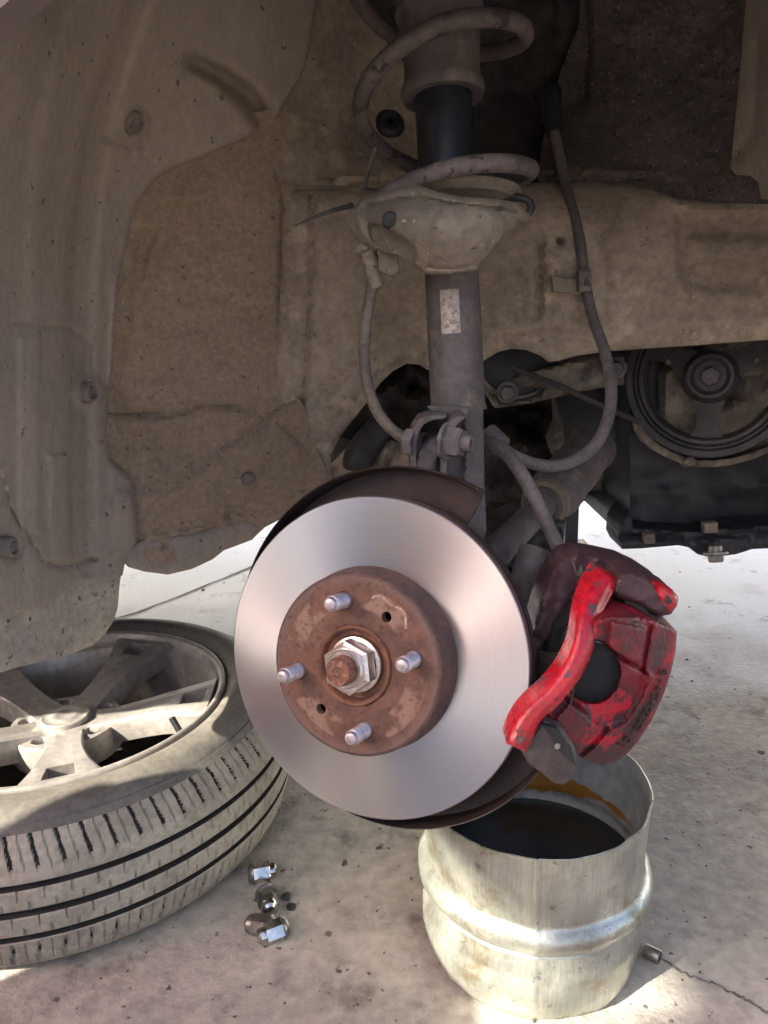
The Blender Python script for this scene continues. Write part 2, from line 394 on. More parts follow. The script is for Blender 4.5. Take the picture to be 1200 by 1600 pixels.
def concrete_material():
    M = mat('concrete', (.46, .42, .36), (.33, .30, .258), 3.2, .85, 0, .8, 110, (.36, .64), bdist=.003, c3=(.17, .152, .133), s3=11, k3=(.54, .72), spec=.3, fine=.25, speck=(85, .18, (.10, .088, .075), (.50, .46, .41)))
    t = M.node_tree; N = t.nodes; L = t.links; b = N['Principled BSDF']; src = b.inputs['Base Color'].links[0].from_socket
    tc = N.new('ShaderNodeTexCoord')
    v = N.new('ShaderNodeTexNoise'); v.inputs['Scale'].default_value = 38; v.inputs['Detail'].default_value = 3; L.new(tc.outputs['Object'], v.inputs[0])
    r = N.new('ShaderNodeMapRange'); r.inputs[1].default_value = .69; r.inputs[2].default_value = .73; L.new(v.outputs[0], r.inputs[0])
    x = N.new('ShaderNodeMix'); x.data_type = 'RGBA'; L.new(r.outputs[0], x.inputs[0]); L.new(src, x.inputs[6]); x.inputs[7].default_value = (.08, .07, .06, 1)
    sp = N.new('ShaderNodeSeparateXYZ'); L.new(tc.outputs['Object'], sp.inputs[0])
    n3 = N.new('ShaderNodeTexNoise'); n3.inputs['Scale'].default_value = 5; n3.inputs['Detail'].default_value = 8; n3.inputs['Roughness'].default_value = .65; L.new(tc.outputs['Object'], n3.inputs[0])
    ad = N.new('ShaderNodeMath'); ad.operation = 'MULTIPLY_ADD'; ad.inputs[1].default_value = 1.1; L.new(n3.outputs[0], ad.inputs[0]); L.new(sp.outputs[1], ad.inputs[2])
    far_light = N.new('ShaderNodeMapRange'); far_light.inputs[1].default_value = 1.65; far_light.inputs[2].default_value = 2.15; L.new(ad.outputs[0], far_light.inputs[0])  # far ground whitened in the colour, standing in for sunlight there
    y = N.new('ShaderNodeMix'); y.data_type = 'RGBA'; L.new(far_light.outputs[0], y.inputs[0]); L.new(x.outputs[2], y.inputs[6]); y.inputs[7].default_value = (.74, .76, .78, 1)
    n4 = N.new('ShaderNodeTexNoise'); n4.inputs['Scale'].default_value = 13; n4.inputs['Detail'].default_value = 7; n4.inputs['Roughness'].default_value = .7; L.new(tc.outputs['Object'], n4.inputs[0])
    st = N.new('ShaderNodeMapRange'); st.inputs[1].default_value = .58; st.inputs[2].default_value = .70; st.inputs[4].default_value = .65; L.new(n4.outputs[0], st.inputs[0])
    zz_ = N.new('ShaderNodeMix'); zz_.data_type = 'RGBA'; L.new(st.outputs[0], zz_.inputs[0]); L.new(y.outputs[2], zz_.inputs[6]); zz_.inputs[7].default_value = (.14, .13, .12, 1)
    L.new(zz_.outputs[2], b.inputs['Base Color']); return M
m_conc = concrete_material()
def galv_material():                   # dull zinc: cloudy patches, fine upright brushing, a little ochre staining
    M = mat('galvanised_sheet', (.60, .62, .53), (.37, .385, .34), 15, .32, .75, .5, 240, (.36, .66), bdist=.0008, c3=(.30, .26, .165), s3=20, k3=(.52, .72), rvar=.18, fine=.15)
    t = M.node_tree; N = t.nodes; L = t.links; b = N['Principled BSDF']; src = b.inputs['Base Color'].links[0].from_socket
    tc = N.new('ShaderNodeTexCoord'); mp = N.new('ShaderNodeMapping'); mp.inputs['Scale'].default_value = (1, 1, .05); L.new(tc.outputs['Object'], mp.inputs[0])
    n = N.new('ShaderNodeTexNoise'); n.inputs['Scale'].default_value = 420; n.inputs['Detail'].default_value = 3; L.new(mp.outputs[0], n.inputs[0])
    g = N.new('ShaderNodeMapRange'); g.inputs[1].default_value = .3; g.inputs[2].default_value = .7; g.inputs[3].default_value = .88; g.inputs[4].default_value = 1.10; L.new(n.outputs[0], g.inputs[0])
    cc = N.new('ShaderNodeCombineColor'); [L.new(g.outputs[0], cc.inputs[i]) for i in range(3)]
    x = N.new('ShaderNodeMix'); x.data_type = 'RGBA'; x.blend_type = 'MULTIPLY'; x.inputs[0].default_value = 1; L.new(src, x.inputs[6]); L.new(cc.outputs[0], x.inputs[7])
    n2 = N.new('ShaderNodeTexNoise'); n2.inputs['Scale'].default_value = 60; n2.inputs['Detail'].default_value = 7; n2.inputs['Roughness'].default_value = .7; L.new(tc.outputs['Object'], n2.inputs[0])
    r = N.new('ShaderNodeMapRange'); r.inputs[1].default_value = .60; r.inputs[2].default_value = .68; r.inputs[4].default_value = .7; L.new(n2.outputs[0], r.inputs[0])
    y = N.new('ShaderNodeMix'); y.data_type = 'RGBA'; L.new(r.outputs[0], y.inputs[0]); L.new(x.outputs[2], y.inputs[6]); y.inputs[7].default_value = (.12, .115, .095, 1)
    L.new(y.outputs[2], b.inputs['Base Color']); return M
m_galv = galv_material()
def inner_galv():
    M = mat('galvanised_inside', (.50, .53, .52), (.40, .44, .44), 16, .5, .35, .2, 160, (.4, .6), bdist=.0008)
    t = M.node_tree; N = t.nodes; L = t.links; b = N['Principled BSDF']; src = b.inputs['Base Color'].links[0].from_socket
    tc = N.new('ShaderNodeTexCoord'); mp = N.new('ShaderNodeMapping'); L.new(tc.outputs['Object'], mp.inputs[0])
    mp.inputs['Location'].default_value = (0, 0, 0)
    sp = N.new('ShaderNodeSeparateXYZ'); L.new(tc.outputs['Object'], sp.inputs[0])
    nz = N.new('ShaderNodeTexNoise'); nz.inputs['Scale'].default_value = 55; nz.inputs['Detail'].default_value = 6; L.new(tc.outputs['Object'], nz.inputs[0])
    def mr(v, a, c):
        x = N.new('ShaderNodeMapRange'); x.inputs[1].default_value = a; x.inputs[2].default_value = c; L.new(v, x.inputs[0]); return x.outputs[0]
    def mth(op, a, c):
        x = N.new('ShaderNodeMath'); x.operation = op
        for i, q in ((0, a), (1, c)):
            if isinstance(q, (int, float)): x.inputs[i].default_value = q
            else: L.new(q, x.inputs[i])
        return x.outputs[0]
    hw_ = N.new('ShaderNodeMapRange'); hw_.inputs[1].default_value = .03; hw_.inputs[2].default_value = .10; hw_.inputs[3].default_value = .017; hw_.inputs[4].default_value = .002; L.new(sp.outputs[0], hw_.inputs[0])
    band = mth('ADD', mth('SUBTRACT', mth('ABSOLUTE', mth('SUBTRACT', sp.outputs[2], .117), 0), hw_.outputs[0]), mth('MULTIPLY', mth('SUBTRACT', nz.outputs[0], .5), .022))
    msk = mth('MULTIPLY', mth('SUBTRACT', 1.0, mr(band, -.001, .002)), mth('MULTIPLY', mr(sp.outputs[0], -.03, -.01), mr(sp.outputs[1], .0, .03)))
    x = N.new('ShaderNodeMix'); x.data_type = 'RGBA'; L.new(msk, x.inputs[0]); L.new(src, x.inputs[6]); x.inputs[7].default_value = (.42, .20, .04, 1)
    L.new(x.outputs[2], b.inputs['Base Color']); return M
m_galvin = inner_galv()

# ------------------------------------------------------------------ the setting: ground
mb = MB()
gx = [-40, -12, -4, -2, -1, 0, 1, 2, 4, 12, 40]; gy = [-30, -8, -3, -1, 0, .5, 1, 1.5, 2.3, 5, 12, 60]
mb.v = [Vector((x, y, 0)) for y in gy for x in gx]
mb.f = [(j*len(gx)+i, j*len(gx)+i+1, (j+1)*len(gx)+i+1, (j+1)*len(gx)+i) for j in range(len(gy)-1) for i in range(len(gx)-1)]
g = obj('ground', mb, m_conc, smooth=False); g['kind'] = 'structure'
m_joint = mat('joint_dirt', (.17, .155, .14), (.10, .09, .08), 40, .9, 0, 0)
def strip(name, pts, wds, z, mt):
    mb = MB(); vs = []; fs = []
    for i, (p, wd) in enumerate(zip(pts, wds)):
        t = (pts[min(i+1, len(pts)-1)]-pts[max(i-1, 0)]); n = Vector((-t.y, t.x, 0)).normalized()
        vs += [Vector((p.x, p.y, z))+n*wd, Vector((p.x, p.y, z))-n*wd]
    fs = [(2*i, 2*i+1, 2*i+3, 2*i+2) for i in range(len(pts)-1)]
    o = obj(name, mb.add(vs, fs), mt, smooth=False); return o
def wiggle(pts, n, amp):
    out = []
    for i in range(len(pts)-1):
        for k in range(n):
            q = pts[i].lerp(pts[i+1], k/n); out.append(q+Vector((random.uniform(-amp, amp), random.uniform(-amp, amp), 0)))
    return out+[pts[-1]]
ck = wiggle([PG(1032, 1498), PG(1080, 1528), PG(1120, 1540), PG(1160, 1562), PG(1200, 1585), PG(1290, 1600)], 7, .0022)
o = strip('ground_crack', ck, [.0006+random.random()*.0014 for _ in ck], .002, m_joint); o['kind'] = 'structure'
ck = wiggle([PG(150, 975), PG(215, 958), PG(300, 925), PG(390, 888), PG(470, 850)], 6, .002)
o = strip('ground_joint', ck, [.0025+random.random()*.002 for _ in ck], .002, m_joint); o['kind'] = 'structure'
mb = MB()
for i in range(170):
    x, y = random.uniform(-.6, 1.3), random.uniform(.4, 2.2); r = random.choice((.0012, .0016, .002, .003, .0045))*random.uniform(.7, 1.2)
    M = Matrix.Translation((x, y, r*.3)) @ Matrix.Rotation(random.random()*6, 4, 'Z')
    vs = [M @ Vector((r*a*random.uniform(.6, 1.3), r*b*random.uniform(.6, 1.3), r*c*random.uniform(.4, .9))) for a, b, c in ((1, 0, 0), (-1, 0, 0), (0, 1, 0), (0, -1, 0), (0, 0, 1), (0, 0, -1))]
    mb.add(vs, [(0, 2, 4), (2, 1, 4), (1, 3, 4), (3, 0, 4), (2, 0, 5), (1, 2, 5), (3, 1, 5), (0, 3, 5)])
g = obj('grit', mb, mat('grit_stone', (.10, .088, .075), (.19, .17, .15), 300, .9, 0, 0, 300), smooth=False); g['kind'] = 'stuff'

# ------------------------------------------------------------------ the car's body: outer skin (mostly out of frame), inner wing, chassis rail
AX = Vector((-.015, .575, .374))       # wheel centre
car = thing('parked_car', 'jacked up car body around the open wheel well, dusty inner wing and chassis rail', 'car', (.3, 1.3, .3))
def extrude_x(prof, x0, x1, closed=False):
    mb = MB(); n = len(prof); mb.add([Vector((x, y, z)) for x in (x0, x1) for y, z in prof], [])
    mb.f = [(i, (i+1) % n, n+(i+1) % n, n+i) for i in range(n if closed else n-1)]; return mb
# fender skin with the arch cut out and a folded lip
ARC, ARX, ARZ = .478, .06, .41
mb = MB(); vs = []; n = 48
ang = [math.pi*(1.08-1.16*i/n) for i in range(n+1)]
ring = [(ARX+ARC*math.cos(a), ARZ+ARC*math.sin(a)) for a in ang]
def side_y(z): return .485+.02*max(0, (.55-z)/.3)+.03*max(0, (z-.9)/.15)**2
for (x, z) in ring:
    vs += [Vector((x, side_y(z)+.028, z)), Vector((x, side_y(z)+.002, z)), Vector((x, side_y(z), z))]
    t = Vector((x-ARX, z-ARZ)).normalized()
    k = 1.0
    ox, oz = x+t.x*.5, z+t.y*.5
    ox = min(max(ox, -.62), .84); oz = min(max(oz, .42 if x < 0 else .30), 1.03)
    for q in (.12, .35, .7, 1): vs.append(Vector((x+(ox-x)*q, side_y(z+(oz-z)*q), z+(oz-z)*q)))
for i in range(n):
    for j in range(6): mb.f.append((i*7+j, i*7+j+1, (i+1)*7+j+1, (i+1)*7+j))
mb.v = vs; obj('fender', mb, m_paint, car)
prof = [(.74, .50), (.62, .50), (.585, .53), (.535, .59), (.50, .68), (.485, .85), (.50, 1.0), (.56, 1.12), (.74, 1.52)]
obj('door', extrude_x(prof, -3.1, -.60), m_paint, car)
obj('roof', extrude_x([(.74, 1.52), (1.0, 1.57), (1.6, 1.57), (1.9, 1.52), (2.1, 1.1), (2.12, .4)], -3.1, -.60), m_paint, car)
mb = MB().box(Matrix.Translation((-1.86, 1.40, .515)), 2.5, 1.35, .03); obj('floor_pan', mb, m_dark, car, smooth=False)
mb = extrude_x([(.515, 1.03), (.60, 1.09), (1.3, 1.14), (2.0, 1.09), (2.1, 1.0), (2.12, .45)], -.62, .86); obj('hood', mb, m_paint, car)
mb = MB().box(Matrix.Translation((.93, 1.3, .62)), .10, 1.6, .36); mb.box(Matrix.Translation((.89, 1.3, .92)), .08, 1.5, .24); obj('front_bumper', mb, m_paint, car, smooth=False)
mb = MB().box(Matrix.Translation((-.60, 1.45, .76)), .03, 1.0, .66); obj('bulkhead', mb, m_dark, car, smooth=False)

F_in = Field([(430, 180, .96), (490, 295, .95), (480, 0, .99), (480, -120, 1.0), (560, 100, 1.02), (600, 200, 1.03), (640, 260, 1.0), (650, 0, 1.06), (750, 100, 1.06),
    (850, 50, 1.06), (850, 200, 1.03), (900, 0, 1.01), (930, 200, .99), (1000, 100, .99), (1100, 100, .97), (1190, 100, .95), (1260, -120, .95), (850, -120, 1.05),
    (950, 262, .955), (1100, 290, .93), (520, 305, .95), (560, 400, .955), (500, 500, .955), (520, 600, .955), (480, 700, .97), (700, 400, .94), (700, 540, .955),
    (850, 320, .925), (850, 450, .905), (850, 550, .915), (1000, 400, .90), (1190, 400, .885), (1000, 530, .91), (1190, 520, .90), (1260, 540, .9)])
inner_poly = [(1440, -120), (1440, 527), (1200, 531), (1080, 540), (950, 549), (900, 556), (872, 564), (858, 566), (845, 556), (822, 547), (800, 545), (778, 550), (752, 566), (735, 572), (700, 575),
    (668, 578), (655, 570), (635, 568), (614, 580), (595, 598), (572, 630), (548, 660), (528, 688), (516, 712), (522, 760), (470, 800), (440, 700), (430, 600), (440, 420), (440, 297), (425, 250), (410, 185), (425, 140), (440, 60), (450, -120)]
in_relief = [
    groove([(488, 292), (540, 288), (600, 280)], 5, .006), groove([(495, 305), (560, 300), (640, 285)], 3, .004), groove([(490, 285), (530, 279), (610, 271)], 3, -.005),
    groove([(830, 285), (900, 284), (960, 285), (1000, 292), (1025, 304)], 4, .006), groove([(830, 265), (900, 262), (1040, 268)], 4, -.004), groove([(840, 275), (930, 275), (1060, 284)], 3, .004),
    groove([(842, 385), (843, 440), (840, 492)], 5, .009), groove([(852, 375), (855, 440), (852, 490)], 5, -.003),
    pad([(1058, 335), (1440, 322), (1440, 452), (1085, 452), (1062, 430)], .016, 7), pad([(1075, 372), (1440, 366), (1440, 408), (1078, 412)], -.013, 6),
    groove([(940, 360), (945, 420), (946, 500)], 6, .006), groove([(912, 150), (918, 60), (905, -60)], 8, .012), groove([(500, 620), (540, 590), (600, 560)], 4, .004),
    groove([(440, 650), (490, 610), (560, 560), (600, 540)], 3, .005), groove([(480, 640), (505, 612), (530, 655), (512, 690)], 3, .004), groove([(540, 640), (600, 580), (640, 560)], 4, -.004),
    groove([(500, 690), (545, 630), (590, 575), (630, 555)], 3, .004), groove([(486, 300), (484, 420), (478, 560), (470, 640)], 4, .008), groove([(490, 400), (505, 360), (495, 440)], 3, .003),
    groove([(750, 520), (850, 508), (900, 512), (1200, 500)], 12, -.006), pad([(745, 395), (800, 392), (806, 410), (748, 432)], -.003, 4),
    wob(60, .004, 1), wob(17, .0016, 5)]
tower_poly = [(450, -120), (440, 60), (425, 140), (410, 185), (425, 250), (440, 297), (470, 300), (560, 300), (700, 300), (716, 260), (700, 190), (660, 130), (610, 75), (575, 20), (560, -120)]
recess_poly = [(520, -120), (560, 60), (640, 300), (838, 300), (852, 200), (880, 100), (905, 40), (912, -120)]
apron_poly = [(838, 298), (852, 200), (880, 100), (905, 40), (912, -120), (1440, -120), (1440, 330), (1100, 322), (1040, 312), (1000, 299), (930, 296)]
rail_poly = inner_poly[1:inner_poly.index((440, 420))+1]+[(440, 297), (480, 296), (560, 294), (700, 292), (800, 288), (850, 284), (930, 282), (985, 287), (1020, 297), (1060, 311), (1140, 318), (1440, 322)]
panel('strut_tower', tower_poly, lambda q: F_in(q)+.004, m_body, car, in_relief, step=7, thick=.004, holes=[circle2(608, 192, 21, 22)])
panel('tower_recess', recess_poly, lambda q: F_in(q)+.03, m_dark, car, [wob(60, .012, 2)], step=9, thick=.004)  # recess shade put into the colour: tower continued in a dark material
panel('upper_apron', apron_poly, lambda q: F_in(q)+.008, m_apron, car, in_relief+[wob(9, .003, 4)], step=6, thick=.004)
inner = panel('chassis_rail', rail_poly, F_in, m_body, car, in_relief, step=7, thick=.004, holes=[circle2(875, 376, 6)], edge=(7, .004))
# grommet in the spring tower hole, bolts, clip bracket, spot welds
M = surf_frame(F_in, 609, 193, .0)
g = obj('grommet', MB().lathe([(.004, .004), (.012, .006), (.016, .003), (.0185, .0), (.0185, -.01), (0.001, -.012)], M, 24), m_black, car)
def hex_bolt(mb, M, r=.006, h=.005, fl=.009):
    mb.lathe([(.0005, 0), (fl, 0), (fl, .0015), (r*1.02, .002)], M, 24)
    vs = []; 
    for z, k in ((.0015, 1), (h*.8, 1), (h, .86)): vs += [M @ Vector((r*k*math.cos(i*math.pi/3), r*k*math.sin(i*math.pi/3), z)) for i in range(6)]
    fs = [(l*6+i, l*6+(i+1) % 6, l*6+6+(i+1) % 6, l*6+6+i) for l in range(2) for i in range(6)]+[tuple(range(12, 18))]
    return mb.add(vs, fs)
for (x, y, r) in ((873, 443, .006),):
    obj('bolt', hex_bolt(MB(), surf_frame(F_in, x, y, .002), r, .006, .008), m_seat, car)
for (x, y) in ((1027, 528), (1084, 522), (1158, 520)):
    obj('spot_weld', MB().lathe([(.0001, .0016), (.003, .0014), (.005, .0)], surf_frame(F_in, x, y, .005), 16), m_body, car)
# right hand edge: a strip of the front liner
F_fr = Field([(1150, 0, .86), (1150, 280, .88), (1260, 0, .74), (1260, 280, .76), (1200, 140, .82)])
panel('front_liner_edge', [(1170, -120), (1168, 0), (1160, 100), (1150, 200), (1144, 262), (1152, 272), (1175, 274), (1188, 284), (1192, 310), (1440, 340), (1440, -120)], F_fr, m_liner, car, [groove([(1185, 60), (1178, 200), (1150, 245)], 8, .006), wob(60, .003, 3)], 8, .004)

# ------------------------------------------------------------------ wheel arch liner
liner = thing('wheel_arch_liner', 'brown dusty wheel well liner of plastic and felt, fixed with round clips', 'wheel liner', P(180, 600, .9))
F_li = Field([(-150, -100, .55), (0, 0, .60), (100, 0, .72), (200, 0, .80), (300, 0, .87), (400, 0, .93), (500, -100, .97), (480, 100, .975), (0, 300, .66), (100, 300, .79), (180, 300, .88), (300, 300, .93), (300, 150, .90), (400, 100, .94),
    (432, 185, .955), (485, 300, .965), (-150, 400, .56), (0, 600, .68), (100, 620, .80), (170, 600, .885), (250, 600, .925), (300, 600, .935), (480, 600, .965), (0, 900, .68), (100, 900, .78), (180, 850, .86), (210, 850, .88), (300, 850, .915), (400, 800, .94), (470, 720, .96), (-150, 900, .57)])
shell = [(-230, -100), (500, -100), (493, 0), (487, 50), (481, 85), (470, 118), (450, 150), (430, 182), (400, 203), (370, 220), (330, 236), (310, 247), (275, 259), (250, 273), (230, 291), (214, 318), (203, 350), (194, 390), (186, 428),
    (182, 480), (174, 560), (167, 620), (165, 690), (172, 722), (190, 736), (206, 749), (211, 770), (212, 850), (197, 866), (190, 900), (178, 906), (140, 913), (100, 918), (90, 926), (78, 942), (40, 955), (0, 947), (-60, 940), (-230, 900)]
def step(poly, d, w=2.0):             # everything on the left-hand side of a long line sits d deeper
    p = np.array(poly, float)
    def f(xy):
        s_ = np.interp(xy[:, 1], p[:, 1], p[:, 0])-xy[:, 0]
        return d/(1+np.exp(-np.clip(s_/w, -30, 30)))
    return f
sh_relief = [step([(150, -120), (95, 60), (60, 180), (46, 300), (42, 420), (44, 520)], .010, 6), step([(255, -120), (182, 60), (140, 180), (118, 300), (108, 420), (106, 540), (110, 700)], -.009, 4), step([(280, -120), (215, 60), (178, 180), (158, 300), (148, 420), (143, 560), (146, 700), (150, 900)], .007, 3),
    groove([(300, 98), (345, 118), (385, 145), (412, 180), (425, 210)], 13, .024), groove([(295, 100), (340, 138), (370, 175), (400, 214)], 12, -.008),
    pad([(30, 525), (62, 520), (62, 830), (30, 830)], -.004, 2.5), pad([(77, 712), (106, 710), (110, 868), (92, 880), (80, 868)], -.007, 2), pad([(128, 560), (142, 540), (146, 900), (130, 900)], .004, 2.5),
    groove([(0, 740), (18, 800), (45, 845), (70, 878), (95, 886), (150, 872)], 3, .007), groove([(0, 733), (22, 800), (50, 848)], 4, -.003), groove([(165, 218), (205, 232), (218, 230)], 5, .006), groove([(213, 215), (215, 245)], 6, -.004),
    pad(circle2(140, 615, 24), -.006, 3), pad(circle2(193, 787, 20), -.005, 3), pad(circle2(18, 855, 20), .006, 3), pad(circle2(210, 193, 24), -.005, 3), groove([(182, 430), (178, 500), (172, 600)], 4, -.006), pad([(172, 722), (206, 749), (212, 848), (176, 850)], -.005, 3),
    pad([(110, 545), (140, 540), (142, 580), (118, 590)], .005, 4), groove([(20, 505), (110, 512), (138, 530)], 3, .004), wob(140, .003, 2)]
panel('liner_shell', shell, lambda q: F_li(q)-.010, m_liner, liner, sh_relief, step=4.5, thick=.003, edge=(6, .003))
felt = [(140, 300), (190, 240), (300, 205), (400, 175), (436, 168), (447, 222), (470, 265), (490, 297), (488, 420), (482, 520), (474, 590), (462, 615), (478, 640), (486, 690), (500, 712), (512, 738), (505, 775), (450, 805), (414, 824), (395, 842), (350, 858), (332, 872), (300, 886), (262, 895), (225, 890), (200, 882), (180, 868), (160, 700), (150, 500)]
ft_relief = [groove([(165, 645), (200, 643), (260, 648), (285, 644), (305, 634), (360, 632), (400, 645)], 5, .006), groove([(180, 656), (260, 660), (300, 650), (370, 645)], 6, -.003), groove([(235, 360), (225, 400), (215, 470), (200, 560), (188, 600), (205, 640)], 8, .005), groove([(310, 250), (290, 300), (235, 400), (215, 480)], 6, -.004),
    groove([(345, 700), (375, 685), (412, 655), (440, 632), (470, 610)], 4, .005), groove([(335, 715), (345, 740), (350, 830)], 6, -.005), groove([(430, 660), (455, 680), (475, 695)], 3, .005), groove([(212, 778), (280, 770), (345, 715), (400, 650)], 9, -.005),
    pad(circle2(388, 748, 24), .005, 5), groove([(205, 845), (300, 828), (400, 800), (450, 770)], 3, -.004), groove([(370, 830), (390, 780), (420, 720)], 5, -.004), groove([(208, 790), (215, 850)], 10, .006),
    pad([(400, 690), (430, 650), (475, 690), (478, 770), (420, 820), (405, 780)], -.005, 8), wob(90, .006, 4), wob(30, .0018, 9)]
panel('lower_lip', [(188, 872), (204, 850), (240, 842), (300, 832), (350, 822), (385, 812), (402, 826), (395, 843), (350, 860), (332, 874), (300, 889), (262, 898), (225, 893), (200, 886)], lambda q: F_li(q)-.004, m_liner, liner, [wob(50, .003, 3)], 6, .004, edge=(5, .003))
panel('felt_panel', felt, F_li, m_felt, liner, ft_relief, step=6, thick=.003)
def clip(px, py, r, mt=None):
    M = surf_frame(lambda q: F_li(q)-(.0165 if px < 300 else .001), px, py, .0)
    c = obj('clip', MB().lathe([(r*.05, .0012), (r*.42, .0014), (r*.46, -.0012), (r*.60, -.0012), (r*.64, .0032), (r*.80, .0034), (r*.92, .002), (r, -.001), (r, -.012)], M, 28), mt or m_clip, liner)
for c in ((210, 193, .0125), (141, 613, .0115), (193, 787, .0115), (18, 855, .010), (388, 748, .009)): clip(*c)

# mud flap below the liner
F_fl = Field([(-150, 900, .62), (0, 950, .71), (100, 950, .79), (185, 900, .87), (180, 980, .865), (0, 1050, .70), (100, 1030, .78), (-150, 1090, .60)])
mf = panel('mud_flap', [(-160, 880), (188, 890), (184, 925), (182, 950), (176, 972), (163, 992), (145, 1008), (110, 1022), (70, 1032), (30, 1042), (0, 1051), (-160, 1092)], F_fl, m_flap, None,
    [wob(90, .004, 6), groove([(150, 912), (190, 905)], 3, .004)], 7, .005, edge=(5, .003))
tag(mf, 'dusty grey mud flap hanging below the liner, over the alloy wheel', 'mud flap')

# ------------------------------------------------------------------ coil spring and strut
A_top, A_bot = P(688, 60, .775), P(716, 640, .725)
ax = (A_top-A_bot).normalized()        # strut axis, pointing up
def on_axis(px_y):                     # the axis point seen at an image row
    best = None
    for i in range(-300, 1600):
        p = A_bot+ax*(i/1500*.6); d = p-CAM; k = d.dot(FW); yy = 800-FPX*d.dot(UP)/k
        if best is None or abs(yy-px_y) < best[0]: best = (abs(yy-px_y), p)
    return best[1]
def strutM(px_y): return frame(on_axis(px_y), ax, RT)
strut = thing('suspension_strut', 'grey dusty suspension strut tube with spring seat, black sleeve and clamp ears', 'strut', on_axis(640))
h = lambda a, b: (on_axis(a)-on_axis(b)).length
L1 = h(428, 642)
obj('strut_tube', MB().lathe([(.0005, 0), (.0262, 0), (.0262, .004), (.0252, .006), (.0250, L1*.5), (.0246, L1), (.0225, L1+.002), (.0005, L1+.003)], strutM(642), 40), m_strut, strut)
L2 = h(110, 330)
obj('damper_sleeve', MB().lathe([(.0005, 0), (.0255, 0), (.0255, L2*.5), (.0258, L2*.93), (.0245, L2), (.0005, L2)], strutM(330), 40), m_damper, strut)
# dust boot with bellows
L3 = h(-80, 152); pr = [(.026, 0), (.036, -.001), (.0375, .004), (.0365, .010), (.034, .014), (.0335, .03), (.036, .055), (.0375, .066)]
z = .068
while z < L3:
    pr += [(.0385, z), (.0395, z+.003), (.034, z+.008), (.0385, z+.012)]; z += .013
obj('dust_boot', MB().lathe(pr, strutM(152), 40), m_strut, strut)
# spring seat: a stamped pan with a lobe on the left
F_st = Field([(545, 345, .738), (562, 314, .742), (600, 345, .700), (600, 302, .722), (652, 288, .715), (655, 350, .680), (700, 303, .692), (700, 360, .676), (760, 312, .700), (760, 358, .690), (828, 338, .735), (800, 330, .714), (664, 425, .706), (705, 425, .699), (745, 420, .706), (610, 392, .712), (556, 372, .738)])
seat_poly = [(544, 348), (548, 332), (556, 320), (570, 309), (590, 300), (618, 292), (652, 287), (660, 291), (690, 301), (720, 307), (750, 309), (785, 312), (806, 316), (818, 326), (829, 336), (824, 346), (812, 344), (806, 352), (792, 362), (776, 382), (760, 402), (747, 416), (746, 422), (705, 428), (664, 428), (656, 420), (640, 408), (624, 398), (600, 393), (575, 387), (556, 374), (546, 360)]
panel('spring_seat', seat_poly, lambda q: F_st(q)-.030, m_seat, strut, [pad([(576, 350), (592, 352), (628, 372), (650, 392), (648, 408), (622, 396), (596, 389), (580, 374)], .011, 2.5), groove([(556, 334), (575, 322), (620, 311), (655, 308), (700, 318), (760, 324), (806, 330)], 2.5, .0045), groove([(560, 330), (562, 356), (574, 374), (600, 386)], 6, -.004), groove([(565, 318), (620, 299), (655, 295)], 5, -.003), groove([(660, 300), (720, 315), (800, 322)], 5, -.003), groove([(690, 330), (676, 350), (672, 410)], 3, -.0025), groove([(668, 418), (705, 421), (742, 414)], 2.5, .003),
    groove([(775, 325), (790, 340), (806, 348)], 5, .005), pad(circle2(609, 341, 8), .003, 2), wob(22, .0008, 4)], 3, .0035, edge=(2.5, .0025), ang=32)
obj('seat_floor', MB().lathe([(.026, -.004), (.06, -.002), (.066, .004), (.066, .006), (.026, .0)], strutM(322), 48), m_seat, strut)
M = frame(P(609, 341, .664), -FW, RT); obj('drain_hole', MB().lathe([(.0001, -.0005), (.0042, -.0002), (.005, .0008), (.0062, 0), (.0064, -.008)], M, 20), m_dark, strut)
mb = MB().tube([P(770, 309, .74), P(800, 308, .73), P(822, 312, .725), P(830, 322, .722), P(826, 333, .72), P(815, 336, .72)], .0035, 10); obj('seat_pad_end', mb, m_black, strut)
mb = MB().prism([P(x, y, .70) for x, y in ((592, 388), (622, 392), (624, 424), (612, 432), (590, 424))], (0, .003, 0), bev=.001); obj('cable_bracket', mb, m_seat, strut)
# maker's label
mb = MB(); vs = []; Mt = strutM(520); 
for j in range(5):
    for i in range(7):
        a = R_(-122+i*6.5); vs.append(Mt @ Vector((.0252*math.cos(a), .0252*math.sin(a), -.003+.0385*j/4)))
mb.add(vs, [(j*7+i, j*7+i+1, j*7+i+8, j*7+i+7) for j in range(4) for i in range(6)]); obj('paper_label', mb, m_label, strut)
for x in (726, 736): obj('weld_bead', MB().lathe([(.0001, .0015), (.002, .001), (.0025, 0)], frame(P(x, 421, .715), -FW, RT), 12), m_seat, strut)
